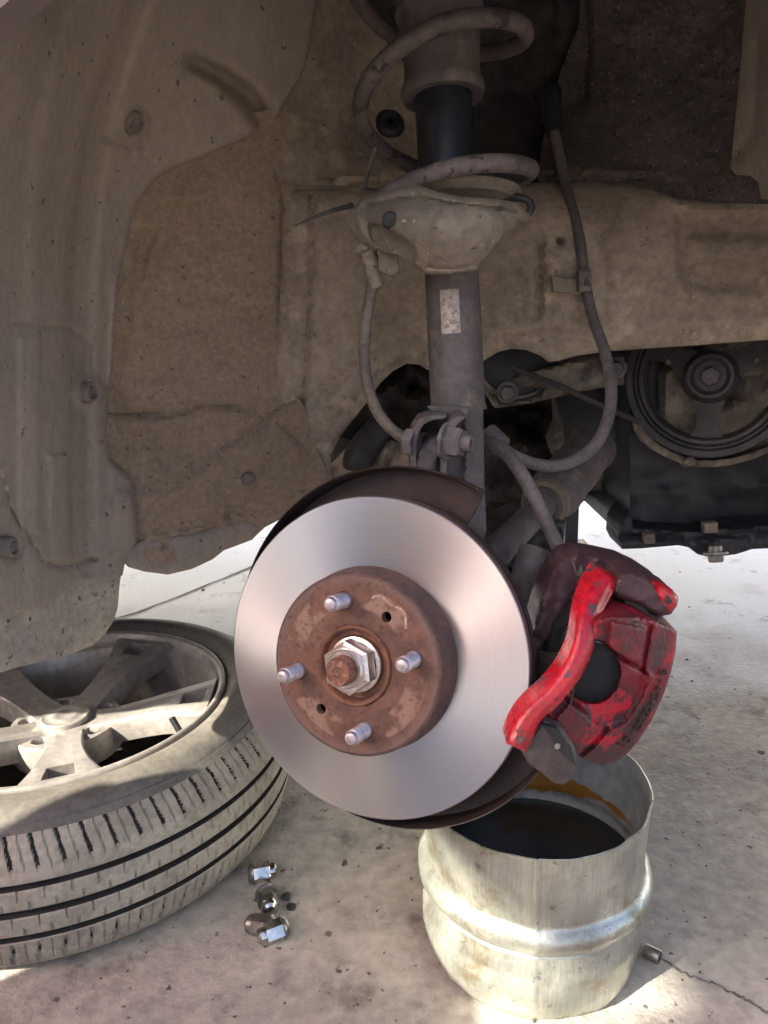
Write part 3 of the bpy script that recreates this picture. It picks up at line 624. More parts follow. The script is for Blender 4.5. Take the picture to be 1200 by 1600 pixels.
# clamp ears below the tube
br = Field([(640, 640, .69), (700, 640, .690), (760, 640, .705), (668, 740, .690), (760, 740, .70), (700, 840, .672), (757, 840, .685)])
panel('clamp_plate', [(667, 636), (680, 633), (755, 636), (756, 700), (757, 760), (759, 800), (760, 828), (757, 842), (742, 846), (715, 838), (690, 800), (690, 760), (690, 700), (692, 670), (700, 652), (680, 645)], br, m_strut, strut,
      [groove([(727, 640), (727, 720), (730, 840)], 4, -.004), pad([(690, 670), (725, 660), (728, 728), (712, 745), (692, 730)], .006, 6)], 6, .006, holes=[circle2(718, 756, 6.5, 6)], edge=(5, .002))
mb = MB()
def arc_ear(x0, Y, w, t):
    pts = [(x0, 760), (x0-2, 700), (x0+2, 672), (x0+14, 655), (x0+32, 648), (x0+32+w, 648), (x0+32+w, 652), (x0+36, 654), (x0+20, 661), (x0+10, 676), (x0+7, 700), (x0+8, 760)]
    return [P(x, y, Y) for x, y in pts]
mb.prism(arc_ear(642, .668, 24, 0), (0, .035, 0), bev=.001); obj('clamp_ear', mb, m_strut, strut)
mb = MB().prism([P(x, y, .662) for x, y in ((690, 800), (689, 740), (690, 690), (695, 668), (706, 654), (720, 648), (728, 650), (716, 660), (706, 672), (699, 690), (697, 740), (698, 805))], (0, .03, 0), bev=.001); obj('clamp_ear', mb, m_strut, strut)
bd = (P(745, 694, .652)-P(690, 688, .668)).normalized()
Mb = frame(P(700, 690, .664), bd, FW)
def nut_mb(M, r, h, cham=.15, n=6, rot=0):
    mb = MB(); vs = []
    for z, k in ((0, 1), (h*(1-cham), 1), (h, .86)): vs += [M @ Vector((r*k*math.cos(i*math.pi/3+rot), r*k*math.sin(i*math.pi/3+rot), z)) for i in range(6)]
    fs = [(l*6+i, l*6+(i+1) % 6, l*6+6+(i+1) % 6, l*6+6+i) for l in range(2) for i in range(6)]+[tuple(range(12, 18)), tuple(range(6))[::-1]]
    return mb.add(vs, fs)
mb = nut_mb(Mb, .0135, .014); mb.lathe([(.0005, -.003), (.0165, -.003), (.0165, 0), (.010, .001)], Mb, 24); b = obj('clamp_nut', mb, m_knuckle, strut, ang=25)
obj('bolt_end', MB().lathe([(.0075, .013), (.0075, .020), (.006, .022), (.0035, .0215), (.003, .019), (.0001, .019)], Mb, 20), m_knuckle, b)
mb = nut_mb(frame(P(650, 692, .672), -bd, FW), .0125, .010); obj('clamp_bolt_head', mb, m_knuckle, strut, ang=25)

spring = None
mb = MB(); pts = []
zc = lambda y: (on_axis(y)-on_axis(258)).dot(ax)
Rs, pitch = .0745, h(42, 258)*.98
M0 = strutM(304)
mpp = h(42, 258)/216
for i in range(0, 190):
    t = -.36+i*1.0/70        # turns from the front centre
    a = -math.pi/2+2*math.pi*t
    z = mpp*np.interp(t, [-.4, -.25, -.12, 0, .15, .3, .5, .75, 1, 1.25, 1.5, 1.75, 2.3], [-30, -34, -18, 0, 14, 34, 74, 140, 204, 236, 290, 350, 500])
    r = Rs*(1 if t > -.1 else 1+.04*(-t-.1))
    pts.append(M0 @ Vector((r*math.cos(a), r*math.sin(a), z)))
mb.tube(pts, .0074, 16, sub=1)
spring = obj('coil_spring', mb, m_spring, org=on_axis(258)); tag(spring, 'thick chipped coil spring wound round the black strut sleeve', 'spring')
# two bits of wire caught in the spring seat
t1 = obj('wire', MB().tube([P(586, 232, .80), P(577, 262, .79), P(566, 302, .775)], .0022, 8), m_seat, org=P(577, 262, .79)); tag(t1, 'short pale upright wire behind the spring, beside the spring seat', 'wire')
t2 = obj('wire', MB().tube([P(550, 321, .715), P(520, 329, .70), P(490, 340, .69), P(460, 353, .685)], .0024, 8, rf=lambda u: 1-.75*u), m_dark, org=P(520, 330, .70)); tag(t2, 'thin black pointed wire sticking out left of the spring seat', 'wire')

# ------------------------------------------------------------------ cables and hoses
def pth(l): return [P(*q) for q in l]
abs_ = thing('sensor_cable', 'thin brown cable curving down left of the strut from a ribbed boot', 'cable', P(575, 500, .72))
obj('cable', MB().tube(pth([(583, 420, .715), (580, 455, .715), (572, 500, .712), (569, 550, .71), (574, 600, .705), (588, 640, .70), (608, 667, .69), (630, 684, .685), (648, 694, .68)]), .0052, 14), m_cable, abs_)
Mg = frame(P(574, 388, .717), (P(584, 430, .715)-P(574, 388, .717)), RT)
obj('ribbed_boot', MB().lathe([(.0005, -.004), (.010, -.004), (.0125, .0), (.0125, .002), (.008, .004), (.0072, .007), (.0085, .009), (.0072, .011), (.0072, .014), (.0085, .016), (.007, .018), (.0068, .021), (.0078, .023), (.0062, .025), (.0058, .034), (.0048, .035)], Mg, 24), m_seat, abs_)
hose = thing('brake_hose', 'long grey brake hose looping down right of the strut to the red caliper', 'hose', P(940, 600, .82))
obj('hose', MB().tube(pth([(858, 165, .975), (872, 235, .955), (887, 300, .93), (905, 370, .905), (914, 440, .89), (926, 495, .875), (945, 550, .85), (955, 605, .82), (951, 650, .795), (933, 692, .775), (902, 718, .76), (868, 728, .75), (835, 725, .742), (806, 714, .742), (785, 700, .745), (772, 688, .748)]), .0061, 14), m_hose, hose)
obj('hose', MB().tube(pth([(768, 690, .738), (790, 707, .722), (812, 735, .70), (836, 778, .69), (858, 826, .675), (874, 862, .668), (886, 900, .665)]), .0066, 14), m_hose, hose)
obj('hose_joint', MB().tube(pth([(762, 676, .755), (774, 688, .748), (784, 697, .742)]), .0105, 12, sub=2), m_strut, hose)
obj('hose_bracket', MB().prism([P(x, y, .885) for x, y in ((862, 432), (900, 436), (902, 420), (924, 420), (926, 458), (898, 460), (864, 456))], (0, .004, 0), bev=.001), m_seat, hose)
obj('hose_clip', MB().prism([P(x, y, .876) for x, y in ((904, 424), (924, 424), (924, 434), (912, 434), (912, 448), (924, 448), (924, 456), (904, 456))], (0, .008, 0), bev=.0008), m_strut, hose)
obj('hose_grommet', MB().tube(pth([(856, 148, .99), (860, 172, .975), (866, 208, .962)]), .016, 14, rf=lambda u: 1-.45*u), m_black, hose)

# ------------------------------------------------------------------ hub frame: a to photo-left, b up, n outward
azm, elv = -.4226, .226
Nn = Vector((math.sin(azm)*math.cos(elv), -math.cos(azm)*math.cos(elv), math.sin(elv)))
HC = Vector((-.0152, .5751, .3741))
Aa = Nn.cross(Vector((0, 0, 1))).normalized(); Bb = Aa.cross(Nn)
HM = Matrix(((Aa.x, Bb.x, Nn.x, HC.x), (Aa.y, Bb.y, Nn.y, HC.y), (Aa.z, Bb.z, Nn.z, HC.z), (0, 0, 0, 1)))
if HM.to_3x3().determinant() < 0: print('LEFT HANDED')
PH = -.2418
def hubobj(name, mb, mt, parent, ang=40, label=None):      # meshes given in the hub frame keep that frame as their own
    me = bpy.data.meshes.new(name); me.from_pydata([tuple(v) for v in mb.v], [], mb.f); me.validate()
    bm = bmesh.new(); bm.from_mesh(me); bmesh.ops.recalc_face_normals(bm, faces=bm.faces); bm.to_mesh(me); bm.free()
    me.materials.append(mt); me.shade_smooth(); me.set_sharp_from_angle(angle=R_(ang))
    o = bpy.data.objects.new(name, me); C.objects.link(o); o.parent = parent
    if label: o['label'] = label
    return o
def hubthing(name, label, cat, group=None):
    o = bpy.data.objects.new(name, None); C.objects.link(o); o.empty_display_size = .05
    o.matrix_world = HM; o['label'] = label; o['category'] = cat; return o
def rot_z(a, r=0, z=0): return Matrix.Rotation(a, 4, 'Z') @ Matrix.Translation((r, 0, z))

disc = hubthing('brake_disc', 'bright turned brake disc with rusty raised centre, facing left', 'brake disc')
TH = .0075
hubobj('friction_ring', MB().lathe([(.0738, 0), (.1287, 0), (.1295, -.0006)], n=200), m_disc, disc, 30)
hubobj('ring_edge', MB().lathe([(.1295, -.0006), (.13, -.0016), (.13, -TH), (.0738, -TH)], n=160), m_hatwall, disc, 30)
hubobj('friction_ring', MB().lathe([(.080, -.0145), (.13, -.0145), (.13, -.0145-TH), (.080, -.0145-TH)], n=120, closed=True), m_shield, disc, 30)
mb = MB()
for i in range(40): mb.box(rot_z(2*math.pi*i/40, .104, -.011), .044, .0045, .0075)
hubobj('cooling_vanes', mb, m_shield, disc, 30)
# hat: front face with bores, then its wall
def bored_face(Ro, z, holes, n=96):
    lp = [(Ro*math.cos(2*math.pi*i/n), Ro*math.sin(2*math.pi*i/n)) for i in range(n)]
    vs = list(lp); es = [(i, (i+1) % n) for i in range(n)]
    for (x, y, r, k) in holes:
        b0 = len(vs); vs += [(x+r*math.cos(2*math.pi*i/k), y+r*math.sin(2*math.pi*i/k)) for i in range(k)]; es += [(b0+i, b0+(i+1) % k) for i in range(k)]
    for rr in np.arange(.006, Ro, .006):
        k = int(2*math.pi*rr/.006)
        for i in range(k):
            x, y = rr*math.cos(2*math.pi*i/k), rr*math.sin(2*math.pi*i/k)
            if all(math.hypot(x-q[0], y-q[1]) > q[2]+.002 for q in holes) and rr < Ro-.002: vs.append((x, y))
    ov, oe, of, *_ = delaunay_2d_cdt([Vector(v) for v in vs], es, [], 1, 1e-7)
    of = [f for f in of if all(math.hypot(sum(ov[i][0] for i in f)/len(f)-q[0], sum(ov[i][1] for i in f)/len(f)-q[1]) > q[2]*.985 for q in holes)]
    return MB().add([Vector((v[0], v[1], z)) for v in ov], [tuple(f) for f in of])
HZ = .0283
SA = [PH+math.pi/2*k for k in range(4)]
holes = [(0, 0, .0318, 48)]+[(.05*math.cos(a), .05*math.sin(a), .0072, 20) for a in SA]+[(.047*math.cos(a), .047*math.sin(a), .0042, 16) for a in (PH+math.pi*.25*7.06, PH+math.pi*.25*3.0)]
mb = bored_face(.068, HZ, holes)
for (x, y, r, k) in holes: mb.lathe([(r, HZ), (r, HZ-.008)], Matrix.Translation((x, y, 0)), k)
hubobj('hat_face', mb, m_hat, disc, 30)
hubobj('hat_wall', MB().lathe([(.068, HZ), (.0697, HZ-.0006), (.0708, HZ-.0022), (.0715, HZ-.010), (.0728, .006), (.0738, .0035), (.0738, -.006)], n=120), m_hatwall, disc, 50)
mb = MB()
for r0, a0, a1, wd in ((.0585, .66, 1.18, .0016),):
    vs = []; k = 22
    for i in range(k+1):
        a = PH+math.pi*.75+(-.34+.68*i/k); r = r0+.0015*math.sin(i*.5)-.012*(abs(i-k*.5)/k*2)**2.5*.35
        q = wd*(.15+.75*abs(math.sin(i*1.7+.5*math.sin(i*3.1))))
        vs += [Vector(((r-q)*math.cos(a), (r-q)*math.sin(a), HZ+.0003)), Vector(((r+q)*math.cos(a), (r+q)*math.sin(a), HZ+.0003))]
    mb.add(vs, [(2*i, 2*i+1, 2*i+3, 2*i+2) for i in range(k)])
hubobj('chalk_mark', mb, m_chalk, disc)

hub = hubthing('wheel_hub', 'rusty wheel hub with four steel studs and big axle nut, in the disc centre', 'wheel hub')
hubobj('hub_rim', MB().lathe([(.0312, -.01), (.0312, HZ+.0022), (.0305, HZ+.003), (.0285, HZ+.0025), (.0272, HZ+.0005), (.0262, HZ-.004), (.0225, HZ-.005), (.0225, HZ-.012), (.001, HZ-.012)], n=64), m_hub, hub, 50)
an = hubobj('axle_nut', nut_mb(Matrix.Translation((0, 0, HZ+.001)) @ Matrix.Rotation(.35, 4, 'Z'), .0208, .0135, .12), m_nutsteel, hub, 25)
hubobj('nut_flange', MB().lathe([(.012, HZ-.006), (.0215, HZ-.006), (.0222, HZ-.003), (.0215, HZ-.0012), (.0185, HZ-.0005)], n=48), m_nutsteel, an)
hubobj('nut_collar', MB().lathe([(.0150, HZ+.013), (.0150, HZ+.0165), (.0138, HZ+.0178), (.0112, HZ+.0178)], n=40), m_nutsteel, an)
pr = [(.0112, HZ+.010)]
z = HZ+.0125
while z < HZ+.024: pr += [(.0113, z), (.0106, z+.0006)]; z += .0012
pr += [(.0105, HZ+.0265), (.0095, HZ+.0285), (.0045, HZ+.0285), (.0038, HZ+.0265), (.0001, HZ+.0235)]
hubobj('axle_end', MB().lathe(pr, n=40), m_rusty, hub, 50)
pr = [(.0066, HZ-.008), (.0066, HZ+.002)]
z = HZ+.003
while z < HZ+.0205: pr += [(.0060, z), (.00545, z+.00065), (.0060, z+.0013)]; z += .0013
pr += [(.0054, HZ+.0215), (.0050, HZ+.0222), (.0046, HZ+.0245), (.0038, HZ+.0250), (.0001, HZ+.0250)]
st0 = MB().lathe(pr, n=24)
s0 = hubobj('wheel_stud', st0, m_stud, hub, 50); s0.matrix_local = rot_z(SA[0], .05)
for a in SA[1:]:
    s = s0.copy(); C.objects.link(s); s.parent = hub; s.matrix_local = rot_z(a, .05)
    s.rotation_euler.z += random.random()

# dust shield behind the disc
shield = hubthing('dust_shield', 'dark maroon-black dust shield ring showing behind the disc edge', 'dust shield')
mb = MB(); vs = []; n = 120
a0, a1 = R_(-8), R_(300)
def ashield(px, py):                  # photo direction to hub angle
    d = (P(px, py, .6)-HC); return math.atan2(d.dot(Bb), d.dot(Aa))
A0 = ashield(722, 790); A1 = A0-R_(300)
prof = [(.06, -.040), (.128, -.040), (.142, -.038), (.1455, -.034), (.147, -.014), (.1455, -.012), (.1445, -.014), (.1435, -.034), (.139, -.0355), (.06, -.037)]
for i in range(n+1):
    a = A0+(A1-A0)*i/n
    for (r, z) in prof: vs.append(Vector((r*math.cos(a)-.0135, r*math.sin(a)+.008, z)))
k = len(prof)
fs = [(i*k+j, (i+1)*k+j, (i+1)*k+(j+1) % k, i*k+(j+1) % k) for i in range(n) for j in range(k)]+[tuple(range(k)), tuple(n*k+j for j in range(k))]
hubobj('shield_plate', mb.add(vs, fs), m_shield, shield, 40)

# steering knuckle (arm up to the strut, lower arm, hub carrier)
kn = thing('steering_knuckle', 'grey cast knuckle arm bolted between the strut clamp ears, behind the disc', 'knuckle', HM @ Vector((0, 0, -.06)))
mb = MB().lathe([(.001, -.045), (.05, -.045), (.055, -.06), (.05, -.10), (.001, -.10)], HM, 32); obj('hub_carrier', mb, m_dark, kn)
kf = Field([(640, 780, .672), (700, 780, .672), (660, 690, .678), (690, 690, .675), (650, 740, .66)])
panel('upper_arm', [(636, 800), (646, 745), (652, 705), (660, 692), (676, 680), (688, 678), (690, 700), (686, 745), (676, 800)], kf, m_knuckle, kn, [pad([(655, 695), (684, 690), (684, 712), (658, 720)], .004, 5), groove([(686, 720), (676, 760), (668, 800)], 5, .006)], 6, .03, edge=(6, .006))
obj('lower_arm', MB().tube([HM @ Vector((-.02, -.03, -.06)), HM @ Vector((-.07, -.06, -.075)), HM @ Vector((-.10, -.10, -.07))], .018, 12), m_dark, kn)
panel('lower_carrier', [(735, 835), (800, 800), (862, 772), (885, 800), (880, 850), (858, 900), (840, 970), (800, 985), (760, 930)], Field([(735, 835, .80), (880, 800, .86), (860, 900, .80), (790, 980, .74), (800, 880, .80)]), m_dark, kn, [wob(30, .02, 3)], 6, .04, edge=(7, .008))
# half shaft and boot
hs = thing('drive_shaft', 'grey bare drive shaft slanting down behind the disc, with clamped rubber boot', 'drive shaft', P(820, 820, .78))
obj('shaft', MB().tube([P(735, 905, .66), P(800, 838, .76), P(870, 768, .90)], .0155, 20, sub=2), m_hose, hs)
obj('boot', MB().tube([P(846, 792, .85), P(856, 782, .87), P(868, 770, .89), P(884, 750, .93), P(925, 700, 1.02)], .034, 24, sub=3, rf=lambda u: .62+.3*min(1, u*2)+.12*math.sin(u*38)), m_strut, hs)
obj('boot_clamp', MB().tube([P(850, 788, .855), P(855, 783, .865)], .0275, 24, sub=1), m_seat, hs)

# other suspension pieces behind the disc
la = thing('control_arm', 'dusty tan control arm low behind the strut, mostly in shadow', 'control arm', P(590, 720, 1.0))
fa = Field([(500, 700, 1.02), (660, 700, .92), (600, 760, .95), (520, 760, 1.0)])
panel('arm_plate', [(512, 735), (540, 705), (560, 690), (556, 712), (575, 722), (590, 700), (612, 694), (640, 704), (664, 720), (660, 800), (520, 800)], fa, m_body, la, [groove([(600, 740), (612, 710), (635, 690)], 5, .02), wob(30, .004)], 6, .03, edge=(6, .006))
obj('ball_joint', MB().tube([P(556, 735, .94), P(566, 705, .95), P(600, 660, .98)], .017, 14, rf=lambda u: 1.2-.5*abs(u-.4)), m_dark, la)
lk = obj('stabilizer_link', MB().tube([P(840, 860, .70), P(828, 900, .69), P(826, 960, .68), P(842, 1010, .67)], .017, 14), m_knuckle, org=P(830, 900, .69)); tag(lk, 'grey cast link standing between disc edge and red caliper bracket', 'link')

# ------------------------------------------------------------------ caliper
cal = thing('brake_caliper', 'worn red brake caliper hanging beside the disc with cast letters', 'caliper', P(960, 1060, .53))
F_ca = Field([(860, 1130, .515), (905, 1050, .520), (925, 970, .520), (1000, 965, .545), (1055, 985, .575), (1040, 1075, .570), (985, 1175, .560), (905, 1180, .535), (970, 1060, .535)])
body_poly = [(930, 968), (950, 962), (975, 961), (1003, 965), (1030, 974), (1050, 981), (1058, 987), (1056, 1015), (1048, 1052), (1036, 1088), (1018, 1126), (996, 1160), (978, 1180), (960, 1192), (944, 1197), (925, 1192), (904, 1182), (896, 1172), (868, 1136), (852, 1112), (880, 1085), (905, 1050), (918, 1010)]
ca_relief = [pad([(955, 970), (1010, 982), (1000, 1042), (980, 1030), (950, 1012)], -.006, 1.6), pad([(868, 1122), (890, 1098), (942, 1132), (903, 1168), (882, 1146)], -.006, 1.6),
    groove([(1016, 980), (1008, 1020), (1004, 1046)], 4, .007), groove([(950, 1018), (985, 1036), (1010, 1052)], 3, .006), groove([(1012, 1052), (1018, 1060), (1004, 1095), (980, 1130), (960, 1142)], 4, -.004), groove([(948, 1140), (925, 1166), (906, 1180)], 4, .007),
    groove([(936, 1135), (900, 1100), (878, 1088)], 3, .005), pad([(935, 1080), (1005, 1058), (1008, 1080), (975, 1130), (945, 1135), (905, 1095)], .005, 5), wob(14, .0004, 3), wob(5, .0003, 2)]
panel('caliper_body', body_poly, F_ca, m_redworn, cal, ca_relief, 3, .045, holes=[circle2(925, 1050, 43, 48, 48)], edge=(4, .0035), ang=38)
# piston bore behind the hole
mb = MB(); n = 40; vs = []
for Y, k in ((.5225, .992), (.531, .985), (.531, .01)): vs += [P(925+43*k*math.cos(2*math.pi*i/n), 1050+48*k*math.sin(2*math.pi*i/n), Y) for i in range(n)]
mb.add(vs, [(l*n+i, l*n+(i+1) % n, (l+1)*n+(i+1) % n, (l+1)*n+i) for l in range(2) for i in range(n)]); obj('piston_bore', mb, m_bore, cal)
# S-shaped outer flange
ctr = [(950, 897), (936, 922), (923, 950), (916, 980), (912, 1008), (900, 1040), (880, 1070), (858, 1094), (838, 1110), (825, 1126), (815, 1148), (806, 1168)]
ctr = chaikin(ctr, 2, False)
L, Rr = [], []
for i, (x, y) in enumerate(ctr):
    a = np.array(ctr[max(i-1, 0)]); b = np.array(ctr[min(i+1, len(ctr)-1)]); t = (b-a)/np.hypot(*(b-a)); u = i/(len(ctr)-1)
    wd = np.interp(u, [0, .12, .3, .55, .75, .88, 1], [19, 21, 17, 16, 16, 19, 16]); nn = np.array([t[1], -t[0]])
    L.append(tuple(np.array((x, y))+nn*wd)); Rr.append(tuple(np.array((x, y))-nn*wd))
band = L+[(799, 1163), (812, 1178)][::-1][:0]+Rr[::-1]
F_bd = Field([(950, 897, .560), (916, 980, .520), (900, 1040, .505), (858, 1094, .495), (806, 1168, .485), (980, 900, .565), (780, 1150, .483)])
panel('outer_flange', band, F_bd, m_redband, cal, [lambda q: .0035*np.clip((pdist(q, ctr)-7)/9, 0, 1), wob(12, .0004, 4)], 3, .018, edge=(3, .002), ang=42, label='brighter red S-curved flange')
# bracket arms, dark maroon
F_cb = Field([(835, 1000, .605), (870, 880, .62), (950, 870, .625), (1058, 935, .60), (1000, 940, .61)])
panel('carrier_bracket', [(822, 1020), (836, 960), (848, 922), (866, 885), (884, 868), (905, 862), (940, 868), (975, 876), (1005, 890), (1032, 908), (1045, 925), (1040, 945), (1000, 932), (970, 910), (940, 905), (915, 915), (900, 930), (884, 955), (872, 985), (852, 1010), (846, 1050), (836, 1060)], F_cb, m_maroon, cal, [wob(30, .003, 2)], 5, .03, edge=(7, .006))
F_cc = Field([(968, 896, .555), (1055, 930, .575), (1000, 890, .565), (1035, 960, .57), (975, 935, .56)])
panel('upper_bridge', [(966, 896), (985, 892), (1008, 900), (1032, 912), (1050, 922), (1059, 932), (1057, 948), (1048, 960), (1030, 963), (1014, 957), (1004, 946), (985, 940), (965, 934), (955, 925)], F_cc, m_maroon, cal, [wob(25, .002, 7), pad([(1028, 915), (1062, 930), (1058, 950), (1035, 955)], -.004, 6)], 4, .03, edge=(8, .008))
panel('bridge_tip', [(1018, 908), (1034, 912), (1050, 921), (1060, 932), (1058, 947), (1047, 958), (1034, 948), (1026, 930)], lambda q: F_cc(q)-.0045, m_redband, cal, [wob(10, .0012, 4)], 4, .006, edge=(7, .005))
mb = MB().prism([P(x, y, .575) for x, y in ((968, 955), (985, 918), (1004, 940), (1014, 958), (1030, 966), (1030, 976), (1000, 968))], (0, .03, 0), bev=.001); obj('pad_clip', mb, m_black, cal)
mb = MB().prism([P(x, y, .59) for x, y in ((905, 955), (870, 985), (850, 1050), (835, 1095), (850, 1108), (900, 1080), (925, 1040), (930, 975))], (0, .03, 0), bev=.001); obj('inner_housing', mb, m_black, cal)
mb = MB().tube([P(883, 1000, .583), P(892, 982, .58), P(912, 975, .578)], .003, 8); obj('pad_spring', mb, m_dullsteel, cal)
mb = MB().prism([P(x, y, .500) for x, y in ((815, 1175), (835, 1145), (850, 1128), (880, 1142), (900, 1172), (903, 1198), (896, 1218), (882, 1229), (866, 1226), (845, 1208), (826, 1196))], (0, .012, 0), bev=.002)
obj('brake_pad_back', mb, m_pad, cal)
mb = MB().prism([P(x, y, .497) for x, y in ((845, 1132), (870, 1138), (895, 1168), (902, 1200), (880, 1180), (866, 1158))], (0, .006, 0), bev=.001); obj('pad_shim', mb, m_black, cal)
obj('pad_pin', MB().lathe([(.0001, .002), (.0022, .0018), (.0026, 0), (.0026, -.004)], frame(P(870, 1165, .497), -FW), 12), m_dullsteel, cal)
# cast letters and a chisel mark
def text_mb(body, M, size, ext=.0006):
    cu = bpy.data.curves.new('t', 'FONT'); cu.body = body; cu.size = size; cu.align_x = 'CENTER'; cu.align_y = 'CENTER'; cu.extrude = ext; cu.offset = .00012
    o = bpy.data.objects.new('t', cu); C.objects.link(o); dg = bpy.context.evaluated_depsgraph_get(); me = o.evaluated_get(dg).to_mesh()
    mb = MB().add([M @ v.co for v in me.vertices], [tuple(p.vertices) for p in me.polygons]); o.evaluated_get(dg).to_mesh_clear()
    bpy.data.objects.remove(o); bpy.data.curves.remove(cu); return mb
txt = 'S-4Z4ZDO-01'
tp = chaikin([(1034, 1050), (1024, 1082), (1011, 1108), (994, 1136), (978, 1155), (968, 1163)], 2, False)
tl = np.concatenate([[0], np.cumsum(np.hypot(*np.diff(np.array(tp), axis=0).T))])
for i, ch in enumerate(txt):
    s_ = tl[-1]*i/(len(txt)-1); x = np.interp(s_, tl, [q[0] for q in tp]); y = np.interp(s_, tl, [q[1] for q in tp])
    x2 = np.interp(s_+4, tl, [q[0] for q in tp]); y2 = np.interp(s_+4, tl, [q[1] for q in tp])
    if x2 == x and y2 == y: x2, y2 = x-2, y+2
    M1 = surf_frame(F_ca, x, y, .0012); dirv = (P(x2, y2, .56)-P(x, y, .56)).normalized()
    M1 = frame(M1.translation, M1.to_3x3().col[2], dirv)
    obj('cast_letter', text_mb(ch, M1, .0115), m_letter, cal, smooth=False, fix=False)
M1 = frame(P(903, 888, .6165), (-.1, -1, .1), (P(903, 900, .6165)-P(896, 884, .6165)))
for q in (((894, 880), (898, 880), (904, 902), (901, 902)), ((901, 902), (904, 902), (909, 890), (906, 888)), ((906, 886), (910, 886), (912, 900), (907, 900))):
    obj('chisel_mark', MB().prism([P(x, y, .6195) for x, y in q], (0, .004, 0)), m_seat, cal, smooth=False)

# ------------------------------------------------------------------ engine and what hangs by it
eng = thing('engine', 'dark engine end with spoked crank pulley and black sump cover under the chassis rail', 'engine', P(1100, 700, 1.1))
PC = P(1110, 588, 1.0)
PMx = frame(PC, (P(1110, 588, 1.0)-P(1118, 592, 1.25)), RT)
rp = .1035
pr = [(.077, -.012), (.079, 0), (.082, .004), (.086, .004), (.088, .001), (.0895, .004), (.0915, .004), (.093, .001), (.095, .0045), (.1025, .0045)]
for z in (.002, -.004, -.010, -.016): pr += [(rp, z), (rp-.002, z-.002), (rp-.002, z-.004), (rp, z-.005)]
pr += [(rp, -.024), (.077, -.024), (.077, -.012)]
pl = obj('crank_pulley', MB().lathe(pr, PMx, 96), m_pulley, eng)
obj('pulley_hub', MB().lathe([(.0001, .002), (.012, .002), (.012, .004), (.019, .005), (.024, .011), (.0275, .011), (.031, .006), (.034, .0), (.036, -.01), (.036, -.02)], PMx, 48), m_pulley, pl)
obj('pulley_bolt', nut_mb(PMx @ Matrix.Translation((0, 0, .002)), .0125, .008, .3, rot=.4), m_knuckle, pl, ang=25)
for k in range(3):
    a = R_(-90+120*k); M = PMx @ Matrix.Rotation(a, 4, 'Z')
    mb = MB(); vs = []
    for r, wd, z in ((.030, .020, .0), (.045, .0135, -.002), (.062, .013, -.004), (.080, .021, -.004)): vs += [M @ Vector((r, -wd, z)), M @ Vector((r, wd, z)), M @ Vector((r, wd, z-.012)), M @ Vector((r, -wd, z-.012))]
    for i in range(3): mb.f += [(i*4+j, i*4+(j+1) % 4, i*4+4+(j+1) % 4, i*4+4+j) for j in range(4)]
    mb.v = vs; obj('pulley_spoke', mb, m_pulley, pl, ang=30)
for a in (20, 160):
    obj('pulley_rivet', MB().lathe([(.0001, .002), (.003, .0018), (.004, 0), (.004, -.008)], PMx @ Matrix.Rotation(R_(a), 4, 'Z') @ Matrix.Translation((.055, 0, -.001)), 14), m_seat, pl)
fe = lambda Y: (lambda q: np.full(len(q), Y))
panel('timing_cover', [(1040, 590), (1060, 540), (1120, 520), (1250, 520), (1250, 690), (1180, 700), (1080, 700), (1040, 660)], fe(1.045), m_alum, eng, [pad(circle2(1075, 625, 26), -.012, 10), pad([(1110, 640), (1180, 610), (1190, 650), (1130, 668)], -.012, 8), wob(40, .012, 3), wob(14, .004, 6)], 7, .03)
panel('engine_block', [(985, 500), (1520, 480), (1520, 840), (1100, 842), (985, 850), (978, 815), (985, 800), (984, 700)], fe(1.075), m_engine, eng, [wob(90, .012, 5), groove([(985, 770), (1520, 735)], 10, -.006)], 10, .25)
cov = chaikin([(1000, 655), (1020, 690), (1060, 712), (1100, 722), (1160, 714), (1220, 690), (1220, 700), (1160, 724), (1100, 732), (1055, 722), (1010, 698), (994, 668)], 1)
panel('cover_lip', cov, fe(1.035), m_alum, eng, [wob(12, .003)], 5, .02)
obj('cover_boss', MB().lathe([(.0001, .004), (.006, .004), (.007, .001), (.007, -.02)], frame(P(1078, 721, 1.03), -FW), 20), m_alum, eng)
sump_poly = [(985, 800), (976, 806), (968, 820), (966, 845), (972, 858), (1000, 857), (1060, 852), (1075, 855), (1090, 866), (1110, 871), (1150, 866), (1175, 858), (1520, 842), (1520, 812), (1180, 820), (1090, 832), (990, 826)]
panel('sump_flange', sump_poly, fe(1.02), m_engine, eng, [groove([(970, 838), (1080, 838), (1520, 820)], 5, .008), wob(12, .003, 9)], 5, .06, edge=(5, .005))
for x, y, r in ((1016, 842, .010), (1112, 825, .013)):
    mb = MB().prism([P(x-r*900, y-7, 1.012), P(x+r*800, y-9, 1.012), P(x+r*850, y+8, 1.012), P(x-r*820, y+9, 1.012)], (0, .012, 0), bev=.0015); obj('flange_tab', mb, m_alum, eng, smooth=False)
Mz = frame(P(1118, 862, 1.0), (.05, -.25, -1), RT)
b = obj('drain_plug', nut_mb(Mz @ Matrix.Translation((0, 0, .004)), .011, .010, .25), m_dullsteel, eng, ang=25)
obj('plug_washer', MB().lathe([(.001, -.008), (.009, -.008), (.009, 0), (.016, .0), (.016, .003), (.010, .005)], Mz, 24), m_dullsteel, b)
